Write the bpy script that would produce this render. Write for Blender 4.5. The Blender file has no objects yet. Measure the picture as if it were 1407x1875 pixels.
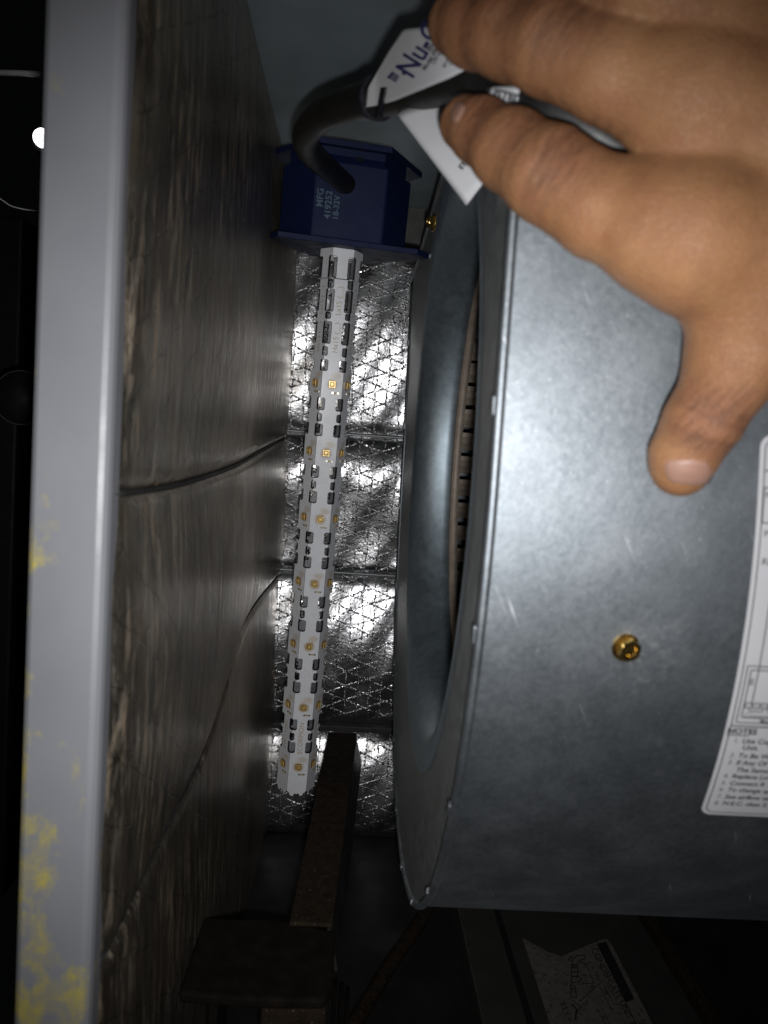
import bpy, bmesh, math, random
import numpy as np
from mathutils import Vector, Matrix, Quaternion

random.seed(7)
SC = bpy.context.scene
COL = SC.collection

# ------------------------------------------------------------------ camera
FPX = 1409.0                       # focal length in photo pixels (26 mm equivalent phone lens)
W0, H0 = 1407.0, 1875.0
VPX, VPY = 660.0, 838.0            # where the depth axis (+Y) of the cabinet vanishes
ROLL = 0.060
d = Vector(((VPX - W0 / 2) / FPX, (H0 / 2 - VPY) / FPX, -1.0)).normalized()
up = Vector((math.sin(ROLL), math.cos(ROLL), 0.0))
up = (up - d * up.dot(d)).normalized()
rt = d.cross(up)
CAM_R = Matrix((rt, d, up)).to_3x3()          # rows: world axes in camera coordinates
CAM_P = Vector((0, 0, 0))
cam_data = bpy.data.cameras.new('camera')
cam = bpy.data.objects.new('camera', cam_data)
COL.objects.link(cam)
cam.matrix_world = Matrix.Translation(CAM_P) @ CAM_R.to_4x4()
cam_data.sensor_fit = 'AUTO'
cam_data.sensor_width = 36.0
cam_data.lens = 36.0 * FPX / H0
cam_data.clip_start = 0.01
cam_data.clip_end = 50.0
cam_data.dof.use_dof = True
cam_data.dof.focus_distance = 0.54
cam_data.dof.aperture_fstop = cam_data.lens / 1.8
SC.camera = cam

# ------------------------------------------------------------------ light: dark room, phone flash beside the lens
world = bpy.data.worlds.new('World')
SC.world = world
world.use_nodes = True
world.node_tree.nodes['Background'].inputs[0].default_value = (0.8, 0.9, 1.0, 1)
world.node_tree.nodes['Background'].inputs[1].default_value = 0.0012

flash_data = bpy.data.lights.new('flash', 'SPOT')
flash_data.energy = 4.6
flash_data.color = (0.985, 0.99, 1.0)
flash_data.shadow_soft_size = 0.0032
flash_data.spot_size = math.radians(98)
flash_data.spot_blend = 1.0
flash = bpy.data.objects.new('flash', flash_data)
COL.objects.link(flash)
flash.matrix_world = cam.matrix_world @ Matrix.Translation(Vector((0.004, -0.013, 0.0)))

SC.render.engine = 'CYCLES'
SC.view_settings.view_transform = 'Standard'
SC.view_settings.look = 'None'
SC.view_settings.exposure = 0.0
SC.view_settings.gamma = 1.0
SC.cycles.max_bounces = 6
SC.cycles.caustics_reflective = True
SC.cycles.sample_clamp_indirect = 4.0
SC.cycles.blur_glossy = 0.6

# ------------------------------------------------------------------ placing helpers
def ray(px, py):
    v = Vector(((px - W0 / 2) / FPX, (H0 / 2 - py) / FPX, -1.0))
    return CAM_R @ v

def atY(px, py, Y):
    r = ray(px, py)
    return r * (Y / r.y)

def atX(px, py, X):
    r = ray(px, py)
    return r * (X / r.x)

def atZ(px, py, Z):
    r = ray(px, py)
    return r * (Z / r.z)

WALL_X, BACK_Y, LIP_Y, DECK_Z, FLOOR_Z = -0.065, 0.705, 0.215, 0.218, -0.36
SIDE_X = 0.0365                                 # plane of the blower's side sheet
SCR_Y, SCR_R = 0.422, 0.217                      # scroll centre (Z = 0) and radius
INL_Y, INL_R = 0.389, 0.146                     # inlet centre and radius

def wrap_point(px, py):
    r = ray(px, py)
    # meet the wrap: straight front above Z = 0, circle below
    t = (SCR_Y - SCR_R) / r.y
    if r.z * t >= 0:
        return r * t, Vector((0, -1, 0))
    A = r.y ** 2 + r.z ** 2
    B = -2 * SCR_Y * r.y
    C = SCR_Y ** 2 - SCR_R ** 2
    t = (-B - math.sqrt(B * B - 4 * A * C)) / (2 * A)
    p = r * t
    return p, Vector((0, p.y - SCR_Y, p.z)).normalized()

# ------------------------------------------------------------------ material helpers
class G:
    def __init__(s, name):
        s.m = bpy.data.materials.new(name)
        s.m.use_nodes = True
        s.t = s.m.node_tree
        s.b = s.t.nodes['Principled BSDF']
        s.tc = None
    def n(s, typ, ins=None, **kw):
        nd = s.t.nodes.new(typ)
        for k, v in kw.items():
            setattr(nd, k, v)
        if ins:
            for k, v in ins.items():
                s.set(nd.inputs[k], v)
        return nd
    def set(s, sock, v):
        if isinstance(v, bpy.types.NodeSocket):
            s.t.links.new(v, sock)
        elif isinstance(v, (tuple, list)) and len(v) == 3 and sock.type == 'RGBA':
            sock.default_value = (*v, 1)
        else:
            sock.default_value = v
    def co(s, scale=(1, 1, 1), kind='Object', rot=(0, 0, 0)):
        if s.tc is None:
            s.tc = s.n('ShaderNodeTexCoord')
        mp = s.n('ShaderNodeMapping', {0: s.tc.outputs[kind], 'Rotation': rot, 'Scale': scale})
        return mp.outputs[0]
    def corot(s, rot, scale):
        a = s.n('ShaderNodeMapping', {0: s.co(), 'Rotation': rot})
        return s.n('ShaderNodeMapping', {0: a.outputs[0], 'Scale': scale}).outputs[0]
    def noise(s, scale, detail=4, rough=0.55, co=None, dist=0.0):
        return s.n('ShaderNodeTexNoise', {'Vector': co if co is not None else s.co(), 'Scale': scale,
                   'Detail': detail, 'Roughness': rough, 'Distortion': dist}).outputs[0]
    def math(s, op, a, b=0.0, c=0.0, clamp=False):
        nd = s.n('ShaderNodeMath', {0: a, 1: b, 2: c}, operation=op)
        nd.use_clamp = clamp
        return nd.outputs[0]
    def ramp(s, x, a, b, lo=0.0, hi=1.0, smooth=False):
        nd = s.n('ShaderNodeMapRange', {0: x, 1: a, 2: b, 3: lo, 4: hi})
        if smooth:
            nd.interpolation_type = 'SMOOTHSTEP'
        return nd.outputs[0]
    def mix(s, f, a, b):
        nd = s.n('ShaderNodeMix', data_type='RGBA')
        s.set(nd.inputs[0], f)
        s.set(nd.inputs[6], a)
        s.set(nd.inputs[7], b)
        return nd.outputs[2]
    def out(s, base=None, metal=None, rough=None, spec=None, bump=None, strength=0.3, dist=0.001, **kw):
        b = s.b
        if base is not None: s.set(b.inputs['Base Color'], base)
        if metal is not None: s.set(b.inputs['Metallic'], metal)
        if rough is not None: s.set(b.inputs['Roughness'], rough)
        if spec is not None: s.set(b.inputs['Specular IOR Level'], spec)
        if bump is not None:
            bp = s.n('ShaderNodeBump', {'Strength': strength, 'Distance': dist, 'Height': bump})
            s.t.links.new(bp.outputs[0], b.inputs['Normal'])
        for k, v in kw.items():
            s.set(b.inputs[k.replace('_', ' ')], v)
        return s.m
    def xyz(s):
        if s.tc is None:
            s.tc = s.n('ShaderNodeTexCoord')
        sp = s.n('ShaderNodeSeparateXYZ', {0: s.tc.outputs['Object']})
        return sp.outputs

def plain(name, base, rough=0.5, metal=0.0, nscale=120.0, var=0.25, bump=0.15, spec=None, bd=0.0005):
    g = G(name)
    n = g.noise(nscale, 5)
    c = g.mix(g.ramp(n, 0.3, 0.7), tuple(x * (1 - var) for x in base), tuple(min(1, x * (1 + var)) for x in base))
    r = g.ramp(g.noise(nscale * 0.4, 3), 0.3, 0.7, max(0.02, rough - 0.08), min(1, rough + 0.08))
    return g.out(c, metal, r, spec, bump=n, strength=bump, dist=bd)

def lines(g, coord, period, width):
    """1 on lines every `period` along a scalar coordinate, 0 between"""
    f = g.math('PINGPONG', coord, period * 0.5)
    return g.ramp(f, 0.0, width, 1.0, 0.0)

def scrim(g, a, b, per, slope, wid, wob):
    """diamond threads plus upright threads of a reinforced foil facing; a across, b up"""
    a2 = g.math('ADD', a, wob)
    d1 = g.math('MULTIPLY_ADD', a2, slope, b)
    d2 = g.math('MULTIPLY_ADD', a2, -slope, b)
    l1 = lines(g, d1, per * 1.3, wid)
    l2 = lines(g, d2, per * 1.3, wid)
    l3 = lines(g, a2, per, wid * 0.8)
    return g.math('MAXIMUM', g.math('MAXIMUM', l1, l2), l3)

MAT = {}
# foil on the back wall: crinkled, with the thread grid standing proud
g = G('crinkled_foil')
x, y, z = g.xyz()
wob = g.math('MULTIPLY_ADD', g.noise(45, 3), 0.008, -0.004)
sc = scrim(g, x, z, 0.0108, 0.38, 0.0010, wob)
dots = g.ramp(g.noise(560, 2, 0.6), 0.46, 0.60)
h = g.math('MULTIPLY', sc, g.math('MULTIPLY_ADD', dots, 1.15, -0.1))
cr = g.noise(210, 3, 0.6)
cr2 = g.noise(46, 3, 0.55)
cr3 = g.noise(480, 2, 0.5)
hh = g.math('ADD', g.math('MULTIPLY_ADD', cr, 0.55, h), g.math('MULTIPLY_ADD', cr2, 0.28, g.math('MULTIPLY', cr3, 0.32)))
dirt = g.ramp(g.noise(22, 5, 0.7), 0.52, 0.78)
MAT['foil'] = g.out(g.mix(dirt, (0.55, 0.55, 0.56), (0.30, 0.27, 0.235)), 1.0,
                    g.ramp(g.noise(90, 4), 0.3, 0.7, 0.24, 0.36), bump=hh, strength=0.55, dist=0.0010)

# foil on the side wall: dusty, rubbed in upright streaks
g = G('streaked_foil')
x, y, z = g.xyz()
st = g.noise(1.0, 6, 0.65, g.co((380, 380, 26)), 0.08)
st2 = g.noise(1.0, 5, 0.65, g.co((150, 150, 14)), 0.08)
blotch = g.noise(17, 5, 0.6)
wob = g.math('MULTIPLY_ADD', g.noise(60, 4, 0.6), 0.018, -0.009)
sc = scrim(g, y, z, 0.016, 0.60, 0.0005, wob)
sc = g.math('MULTIPLY', sc, g.ramp(g.noise(26, 3), 0.36, 0.5))
br = g.mix(g.ramp(st2, 0.35, 0.68), (0.31, 0.275, 0.225), (0.60, 0.55, 0.47))
br = g.mix(g.ramp(st, 0.46, 0.70, 0, 0.55), br, (0.46, 0.28, 0.13))
br = g.mix(g.ramp(blotch, 0.5, 0.75, 0, 0.6), br, (0.15, 0.11, 0.07))
br = g.mix(g.math('MULTIPLY', sc, 0.6), br, (0.05, 0.044, 0.036))
fine = g.noise(1.0, 3, 0.6, g.co((620, 620, 46), rot=(0.12, 0, 0)))
scrt = g.math('MULTIPLY', g.ramp(fine, 0.66, 0.74), g.ramp(g.noise(30, 4), 0.42, 0.6))
br = g.mix(g.math('MULTIPLY', scrt, 0.5), br, (0.70, 0.58, 0.42))
drk = g.math('MULTIPLY', g.ramp(g.noise(1.0, 5, 0.7, g.co((330, 330, 60))), 0.52, 0.70), 0.45)
br = g.mix(drk, br, (0.06, 0.06, 0.07))
dust = g.math('MULTIPLY', g.ramp(g.noise(1.0, 5, 0.7, g.co((230, 230, 44))), 0.5, 0.66), g.ramp(g.noise(14, 4), 0.4, 0.6))
br = g.mix(g.math('MULTIPLY', dust, 0.6), br, (0.36, 0.235, 0.13))
hh = g.math('ADD', g.math('MULTIPLY_ADD', st, 0.8, g.math('MULTIPLY', st2, 0.7)), g.math('MULTIPLY', sc, -0.4))
MAT['foil_side'] = g.out(br, g.math('SUBTRACT', 0.95, g.math('MULTIPLY', dust, 0.6)), g.ramp(st, 0.3, 0.7, 0.24, 0.40), bump=hh, strength=0.6, dist=0.0008)

# galvanised sheet of the blower wrap
g = G('galvanised_sheet')
sp1 = g.noise(520, 3, 0.75)
sp2 = g.noise(60, 4, 0.6)
smu = g.noise(14, 4, 0.6, None, 0.6)
c = g.mix(g.ramp(sp1, 0.3, 0.7), (0.160, 0.178, 0.194), (0.252, 0.274, 0.292))
c = g.mix(g.ramp(sp2, 0.45, 0.75, 0, 0.4), c, (0.31, 0.325, 0.345))
c = g.mix(g.ramp(smu, 0.46, 0.64, 0, 0.6), c, (0.125, 0.138, 0.15))
scr = g.noise(1.0, 2, 0.5, g.corot((0, -1.1, 0), (28, 28, 1000)))
scrm = g.math('MULTIPLY', g.ramp(scr, 0.70, 0.76), g.ramp(g.noise(40, 2), 0.56, 0.66))
speck = g.math('MULTIPLY', g.ramp(g.noise(1500, 2, 0.5), 0.70, 0.80), 0.6)
c = g.mix(g.math('MAXIMUM', scrm, speck), c, (0.9, 0.91, 0.93))
scuff_c = wrap_point(1178, 1200)[0]
gx_, gy_, gz_ = g.xyz()
ex_ = g.math('SUBTRACT', gx_, scuff_c.x); ez_ = g.math('SUBTRACT', gz_, scuff_c.z)
rad_ = g.math('SQRT', g.math('ADD', g.math('MULTIPLY', ex_, ex_), g.math('MULTIPLY', ez_, ez_)))
scuff = g.math('MULTIPLY', g.ramp(rad_, 0.002, 0.017, 1.0, 0.0, True), g.ramp(g.noise(190, 5, 0.7, None, 1.0), 0.50, 0.68))
c = g.mix(g.math('MULTIPLY', scuff, 0.7), c, (0.50, 0.49, 0.47))
r = g.math('ADD', g.ramp(sp2, 0.3, 0.7, 0.52, 0.58), g.ramp(smu, 0.35, 0.7, -0.02, 0.03))
MAT['galv'] = g.out(c, 1.0, r, bump=g.math('ADD', sp1, g.math('MULTIPLY', smu, 0.4)), strength=0.10, dist=0.0006)

# side sheet and inlet ring: darker, smoother galvanised steel
g = G('dark_galvanised_sheet')
n1 = g.noise(170, 4, 0.65)
n2 = g.noise(20, 3)
c = g.mix(g.ramp(n1, 0.3, 0.7), (0.235, 0.245, 0.25), (0.30, 0.315, 0.32))
c = g.mix(g.ramp(n2, 0.5, 0.75, 0, 0.5), c, (0.24, 0.225, 0.205))
MAT['galv_dark'] = g.out(c, 1.0, g.ramp(n1, 0.3, 0.7, 0.48, 0.58), bump=n1, strength=0.06, dist=0.0005)

g = G('blue_grey_inlet_steel')
n1 = g.noise(240, 4, 0.65)
c = g.mix(g.ramp(n1, 0.3, 0.7), (0.24, 0.29, 0.325), (0.32, 0.375, 0.415))
MAT['inlet_steel'] = g.out(c, 1.0, g.ramp(g.noise(60, 4), 0.3, 0.7, 0.46, 0.56), bump=n1, strength=0.06, dist=0.0005)

g = G('grey_paint')
x, y, z = g.xyz()
n = g.noise(700, 2, 0.6)
st = g.noise(62, 6, 0.66, g.co((1, 1, 0.7)))
low = g.ramp(z, 0.03, -0.16, -0.12, 0.075)
edge = g.ramp(x, -0.077, -0.091, -0.05, 0.075)
stain = g.ramp(g.math('ADD', st, g.math('ADD', low, edge)), 0.575, 0.67)
wisp = g.ramp(g.noise(120, 5, 0.7), 0.42, 0.62)
stain = g.math('MULTIPLY', stain, g.math('MULTIPLY_ADD', wisp, 0.7, 0.3))
pc = g.mix(g.ramp(g.noise(9, 3), 0.3, 0.7), (0.135, 0.138, 0.150), (0.175, 0.177, 0.190))
MAT['lip'] = g.out(g.mix(g.math('MULTIPLY', stain, 0.85), pc, (0.33, 0.27, 0.035)), 0.0, g.ramp(g.noise(60, 3), 0.3, 0.7, 0.4, 0.55), bump=n, strength=0.08, dist=0.0004)

g = G('deck_paint')
n = g.noise(40, 5)
c = g.mix(g.ramp(n, 0.3, 0.7), (0.20, 0.245, 0.265), (0.25, 0.295, 0.315))
c = g.mix(g.ramp(g.noise(12, 4), 0.5, 0.75, 0, 0.5), c, (0.17, 0.175, 0.17))
MAT['deck'] = g.out(c, 0.25, 0.55, bump=n, strength=0.08, dist=0.0006)

MAT['dark_sheet'] = plain('dark_steel_sheet', (0.018, 0.0175, 0.017), 0.6, 0.2, 90, 0.4)
g = G('dusty_brown_steel')
n = g.noise(160, 6, 0.7)
sp = g.ramp(g.noise(650, 2, 0.5), 0.66, 0.74)
c = g.mix(g.ramp(n, 0.35, 0.68), (0.010, 0.0068, 0.0042), (0.030, 0.0200, 0.0120))
MAT['brown'] = g.out(g.mix(sp, c, (0.12, 0.095, 0.07)), 0.0, 0.85, 0.12, bump=g.math('ADD', n, sp), strength=0.4, dist=0.0008)
MAT['brown_dark'] = plain('brown_black_plastic', (0.0060, 0.0042, 0.0030), 0.85, 0.0, 130, 0.55, 0.5, spec=0.12)
MAT['pale_plate'] = None
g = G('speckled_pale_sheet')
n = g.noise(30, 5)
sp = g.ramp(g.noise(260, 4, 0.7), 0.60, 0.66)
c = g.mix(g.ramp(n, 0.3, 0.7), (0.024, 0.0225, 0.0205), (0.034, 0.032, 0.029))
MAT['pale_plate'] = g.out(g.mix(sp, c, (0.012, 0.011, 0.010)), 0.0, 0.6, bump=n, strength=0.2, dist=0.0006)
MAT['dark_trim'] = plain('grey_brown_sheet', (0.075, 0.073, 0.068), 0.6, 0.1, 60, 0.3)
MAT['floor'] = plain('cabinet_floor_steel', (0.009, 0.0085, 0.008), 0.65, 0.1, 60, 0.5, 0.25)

g = G('blue_plastic')
n = g.noise(900, 3, 0.6)
MAT['blue'] = g.out(g.mix(g.ramp(g.noise(30, 4), 0.3, 0.7), (0.0026, 0.0075, 0.036), (0.0036, 0.0095, 0.043)), 0.0,
                    g.ramp(g.noise(80, 3), 0.3, 0.7, 0.55, 0.68), 0.22, bump=n, strength=0.05, dist=0.0003)
MAT['blue_print'] = plain('pale_blue_print', (0.035, 0.08, 0.12), 0.5, 0, 600, 0.25, 0.0)
MAT['black_hole'] = plain('hole_shadow_black', (0.004, 0.004, 0.006), 0.8, 0, 200, 0.1, 0.0)

g = G('black_cable')
n = g.noise(500, 4, 0.6)
MAT['cable'] = g.out(g.mix(g.ramp(n, 0.3, 0.7), (0.004, 0.0038, 0.0036), (0.007, 0.0066, 0.0062)), 0.0, g.ramp(g.noise(70, 4), 0.3, 0.7, 0.38, 0.6), bump=n, strength=0.12, dist=0.0004)
MAT['tie'] = plain('black_nylon', (0.008, 0.008, 0.012), 0.35, 0, 300, 0.2)
g = G('white_paper')
n = g.noise(420, 4)
MAT['paper'] = g.out(g.mix(g.ramp(g.noise(25, 4), 0.3, 0.7), (0.36, 0.36, 0.375), (0.42, 0.42, 0.43)), 0.0, 0.5, bump=g.noise(70, 4), strength=0.12, dist=0.0006)
g = G('white_vinyl')
MAT['vinyl'] = g.out(g.mix(g.ramp(g.noise(25, 4), 0.3, 0.7), (0.33, 0.325, 0.338), (0.37, 0.365, 0.375)), 0.0, 0.45, bump=g.noise(200, 3), strength=0.03, dist=0.0004)
MAT['ink'] = plain('black_ink', (0.010, 0.010, 0.013), 0.55, 0, 500, 0.3, 0.0)
MAT['ink_grey'] = plain('grey_ink', (0.018, 0.018, 0.02), 0.55, 0, 500, 0.3, 0.0)
MAT['ink_blue'] = plain('navy_ink', (0.018, 0.018, 0.075), 0.5, 0, 500, 0.3, 0.0)

TUBE_L = (atY(627, 459, 0.522) - atY(541, 1441, 0.561)).length
g = G('white_circuit_board')
x, y, z = g.xyz()
q = g.math('DIVIDE', g.math('SUBTRACT', g.math('DIVIDE', z, -TUBE_L), 0.227), 0.119)
q = g.math('SUBTRACT', q, g.math('ROUND', q))
dz = g.math('MULTIPLY', q, 0.119 * TUBE_L)
rr = g.math('SQRT', g.math('ADD', g.math('MULTIPLY', x, x), g.math('MULTIPLY', dz, dz)))
inz = g.math('MULTIPLY', g.math('GREATER_THAN', g.math('DIVIDE', z, -TUBE_L), 0.19), 1.0)
wn = g.noise(260, 3)
rr = g.math('ADD', rr, g.math('MULTIPLY_ADD', wn, 0.0024, -0.0012))
halo = g.math('MULTIPLY', g.ramp(rr, 0.0022, 0.0048, 1.0, 0.0, True), inz)
x2 = g.math('SUBTRACT', x, 0.0026)
dz2 = g.math('SUBTRACT', dz, -0.0056)
r2 = g.math('ADD', g.math('SQRT', g.math('ADD', g.math('MULTIPLY', x2, x2), g.math('MULTIPLY', g.math('MULTIPLY', dz2, dz2), 2.0))), g.math('MULTIPLY_ADD', wn, 0.003, -0.0015))
halo2 = g.math('MULTIPLY', g.ramp(r2, 0.0014, 0.0048, 0.45, 0.0, True), inz)
c = g.mix(g.ramp(g.noise(35, 4), 0.3, 0.7), (0.60, 0.605, 0.635), (0.66, 0.665, 0.69))
c = g.mix(g.math('MULTIPLY', halo, 0.7), c, (0.34, 0.20, 0.06))
c = g.mix(halo2, c, (0.42, 0.30, 0.13))
MAT['pcb'] = g.out(c, 0.0, g.ramp(g.noise(120, 3), 0.3, 0.7, 0.22, 0.36), bump=g.noise(90, 3), strength=0.06, dist=0.0004)
MAT['pcb_print'] = plain('tan_print', (0.36, 0.27, 0.15), 0.5, 0, 500, 0.3, 0.0)
MAT['board_core'] = plain('black_board_core', (0.006, 0.006, 0.007), 0.45, 0, 300, 0.3, 0.1)
MAT['board_back'] = plain('grey_board_back', (0.20, 0.20, 0.21), 0.45, 0, 200, 0.3, 0.1)
MAT['gold'] = plain('gold_contact', (0.80, 0.56, 0.21), 0.32, 0.45, 500, 0.3, 0.2)
MAT['gold_dark'] = plain('amber_package', (0.16, 0.08, 0.015), 0.4, 0.2, 600, 0.3, 0.2)
MAT['solder'] = plain('solder', (0.65, 0.62, 0.56), 0.25, 1.0, 500, 0.3, 0.3)
MAT['brass'] = plain('brass_plated_steel', (0.62, 0.42, 0.13), 0.27, 1.0, 400, 0.3, 0.2)
MAT['glint_white'] = plain('flash_glint_white', (0.8, 0.8, 0.82), 0.3, 0.0, 300, 0.1, 0.05)  # white base colour stands in for the flash glint on the steel rod
MAT['chrome'] = plain('bright_steel', (0.7, 0.7, 0.72), 0.3, 1.0, 200, 0.15, 0.1)
g = G('tan_wheel_steel')
n = g.noise(150, 5, 0.65)
MAT['wheel'] = g.out(g.mix(g.ramp(n, 0.3, 0.7), (0.20, 0.16, 0.13), (0.30, 0.25, 0.205)), 0.3, 0.6, bump=n, strength=0.2, dist=0.0005)

g = G('skin')
att = g.n('ShaderNodeAttribute', attribute_name='flush')
n1 = g.noise(42, 5, 0.6)
n2 = g.noise(230, 4, 0.6)
c = g.mix(g.ramp(n1, 0.3, 0.7), (0.172, 0.077, 0.032), (0.248, 0.126, 0.057))
c = g.mix(att.outputs['Fac'], c, (0.150, 0.060, 0.032))
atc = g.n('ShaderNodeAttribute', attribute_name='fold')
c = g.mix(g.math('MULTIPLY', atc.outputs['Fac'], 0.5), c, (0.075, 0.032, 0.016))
mot = g.noise(120, 5, 0.65)
c = g.mix(g.ramp(mot, 0.48, 0.72, 0, 0.65), c, (0.175, 0.072, 0.036))
c = g.mix(g.ramp(n2, 0.55, 0.8, 0, 0.35), c, (0.12, 0.058, 0.03))
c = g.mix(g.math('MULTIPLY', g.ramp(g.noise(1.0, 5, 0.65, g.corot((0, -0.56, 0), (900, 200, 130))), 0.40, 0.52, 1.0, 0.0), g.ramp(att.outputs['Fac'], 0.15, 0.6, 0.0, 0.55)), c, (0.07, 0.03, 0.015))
vor = g.n('ShaderNodeTexVoronoi', {'Vector': g.co(), 'Scale': 700.0}, feature='DISTANCE_TO_EDGE').outputs[0]
wr = g.noise(1.0, 5, 0.65, g.corot((0, -0.56, 0), (900, 200, 130)))
kn = g.ramp(att.outputs['Fac'], 0.05, 0.5, 0.35, 2.6)
wr = g.math('MULTIPLY', wr, kn)
hh = g.math('ADD', g.math('MULTIPLY', g.ramp(vor, 0.0, 0.12), 0.35), g.math('ADD', g.math('MULTIPLY', wr, 0.8), n2))
MAT['skin'] = g.out(c, 0.0, g.ramp(n2, 0.3, 0.7, 0.52, 0.66), 0.28, bump=hh, strength=0.5, dist=0.0007,
                    Subsurface_Weight=0.22, Subsurface_Scale=0.004, Subsurface_Radius=(1.0, 0.35, 0.18))
g = G('fingernail')
MAT['nail'] = g.out(g.mix(g.ramp(g.noise(80, 3), 0.3, 0.7), (0.19, 0.100, 0.070), (0.225, 0.130, 0.098)), 0.0, 0.5, 0.35,
                    Subsurface_Weight=0.2, Subsurface_Scale=0.002)
g = G('lamp_glow')
g.out((0.9, 0.9, 1.0), 0, 0.4, Emission_Color=(0.92, 0.95, 1.0, 1), Emission_Strength=4.0)
MAT['glow'] = g.m

# ------------------------------------------------------------------ mesh helpers
def link(name, verts, faces, mat, parent=None, smooth=False, mats=None, midx=None):
    me = bpy.data.meshes.new(name)
    me.from_pydata([tuple(v) for v in verts], [], [tuple(f) for f in faces])
    me.update()
    for mm in (mats if mats else [mat]):
        me.materials.append(MAT[mm] if isinstance(mm, str) else mm)
    if midx is not None:
        me.polygons.foreach_set('material_index', midx)
    if smooth:
        me.polygons.foreach_set('use_smooth', [True] * len(me.polygons))
    o = bpy.data.objects.new(name, me)
    COL.objects.link(o)
    if parent is not None:
        o.parent = parent
    return o

def fixn(o):
    bm = bmesh.new()
    bm.from_mesh(o.data)
    bmesh.ops.recalc_face_normals(bm, faces=bm.faces)
    bm.to_mesh(o.data)
    bm.free()
    return o

def bevel(o, w, seg=2):
    bm = bmesh.new()
    bm.from_mesh(o.data)
    bmesh.ops.recalc_face_normals(bm, faces=bm.faces)
    ed = [e for e in bm.edges if len(e.link_faces) == 2 and e.calc_face_angle(0) > 0.5]
    bmesh.ops.bevel(bm, geom=ed, offset=w, segments=seg, profile=0.5, affect='EDGES', clamp_overlap=True)
    bm.to_mesh(o.data)
    bm.free()
    return o

def box(name, lo, hi, mat, parent=None, bev=0.0):
    x0, y0, z0 = lo
    x1, y1, z1 = hi
    v = [(x0, y0, z0), (x1, y0, z0), (x1, y1, z0), (x0, y1, z0), (x0, y0, z1), (x1, y0, z1), (x1, y1, z1), (x0, y1, z1)]
    f = [(0, 3, 2, 1), (4, 5, 6, 7), (0, 1, 5, 4), (1, 2, 6, 5), (2, 3, 7, 6), (3, 0, 4, 7)]
    o = link(name, v, f, mat, parent)
    if bev:
        bevel(o, bev)
    return o

def prism(name, pts_a, pts_b, mat, parent=None, bev=0.0):
    """closed solid between two matching outlines (3-D points)"""
    n = len(pts_a)
    v = list(pts_a) + list(pts_b)
    f = [tuple(range(n))[::-1], tuple(range(n, 2 * n))]
    for i in range(n):
        j = (i + 1) % n
        f.append((i, j, n + j, n + i))
    o = fixn(link(name, v, f, mat, parent))
    if bev:
        bevel(o, bev)
    return o

def smooth_path(pts, n):
    """Catmull-Rom through points"""
    P = [Vector(p) for p in pts]
    P = [P[0] * 2 - P[1]] + P + [P[-1] * 2 - P[-2]]
    out = []
    segs = len(P) - 3
    for i in range(segs):
        for k in range(n):
            t = k / n
            p0, p1, p2, p3 = P[i:i + 4]
            out.append(0.5 * ((2 * p1) + (p2 - p0) * t + (2 * p0 - 5 * p1 + 4 * p2 - p3) * t * t + (3 * p1 - p0 - 3 * p2 + p3) * t ** 3))
    out.append(P[-2])
    return out

def tube(name, path, r, mat, parent=None, sides=12, cap=True, flat=None):
    P = [Vector(p) for p in path]
    rs = r if isinstance(r, (list, tuple)) else [r] * len(P)
    verts, faces = [], []
    T0 = (P[1] - P[0]).normalized()
    ref = Vector((0, 0, 1)) if abs(T0.z) < 0.9 else Vector((1, 0, 0))
    nrm = (ref - T0 * ref.dot(T0)).normalized()
    for i, p in enumerate(P):
        T = (P[min(i + 1, len(P) - 1)] - P[max(i - 1, 0)]).normalized()
        nrm = (nrm - T * nrm.dot(T)).normalized()
        bn = T.cross(nrm)
        for k in range(sides):
            a = 2 * math.pi * k / sides
            verts.append(p + (nrm * math.cos(a) + bn * math.sin(a)) * rs[i])
    for i in range(len(P) - 1):
        for k in range(sides):
            k2 = (k + 1) % sides
            faces.append((i * sides + k, i * sides + k2, (i + 1) * sides + k2, (i + 1) * sides + k))
    if cap:
        faces.append(tuple(range(sides))[::-1])
        faces.append(tuple((len(P) - 1) * sides + k for k in range(sides)))
    return fixn(link(name, verts, faces, mat, parent, True))

def grid(name, fn, nu, nv, mat, parent=None, smooth=True):
    v = [fn(i / nu, j / nv) for j in range(nv + 1) for i in range(nu + 1)]
    f = [(j * (nu + 1) + i, j * (nu + 1) + i + 1, (j + 1) * (nu + 1) + i + 1, (j + 1) * (nu + 1) + i) for j in range(nv) for i in range(nu)]
    return link(name, v, f, mat, parent, smooth)

def lathe(name, prof, axis_o, mat, parent=None, seg=96, a0=0.0, a1=2 * math.pi):
    """profile of (x, r) turned about the X axis through axis_o"""
    verts, faces = [], []
    full = abs(a1 - a0 - 2 * math.pi) < 1e-6
    ns = seg if full else seg + 1
    for s in range(ns):
        a = a0 + (a1 - a0) * s / seg
        for (px, r) in prof:
            verts.append((axis_o[0] + px, axis_o[1] + r * math.cos(a), axis_o[2] + r * math.sin(a)))
    m = len(prof)
    for s in range(seg):
        s2 = (s + 1) % ns
        for k in range(m - 1):
            faces.append((s * m + k, s2 * m + k, s2 * m + k + 1, s * m + k + 1))
    return fixn(link(name, verts, faces, mat, parent, True))

def empty(name, loc=(0, 0, 0)):
    o = bpy.data.objects.new(name, None)
    o.location = loc
    o.empty_display_size = 0.01
    COL.objects.link(o)
    return o

def tag(o, label=None, cat=None, group=None, kind=None):
    if label: o['label'] = label
    if cat: o['category'] = cat
    if group: o['group'] = group
    if kind: o['kind'] = kind
    return o

def reparent(o, parent):
    """parent while keeping the mesh where its world-space vertices put it"""
    o.parent = parent
    bpy.context.view_layer.update()
    o.matrix_parent_inverse = parent.matrix_world.inverted()
    return o

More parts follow.
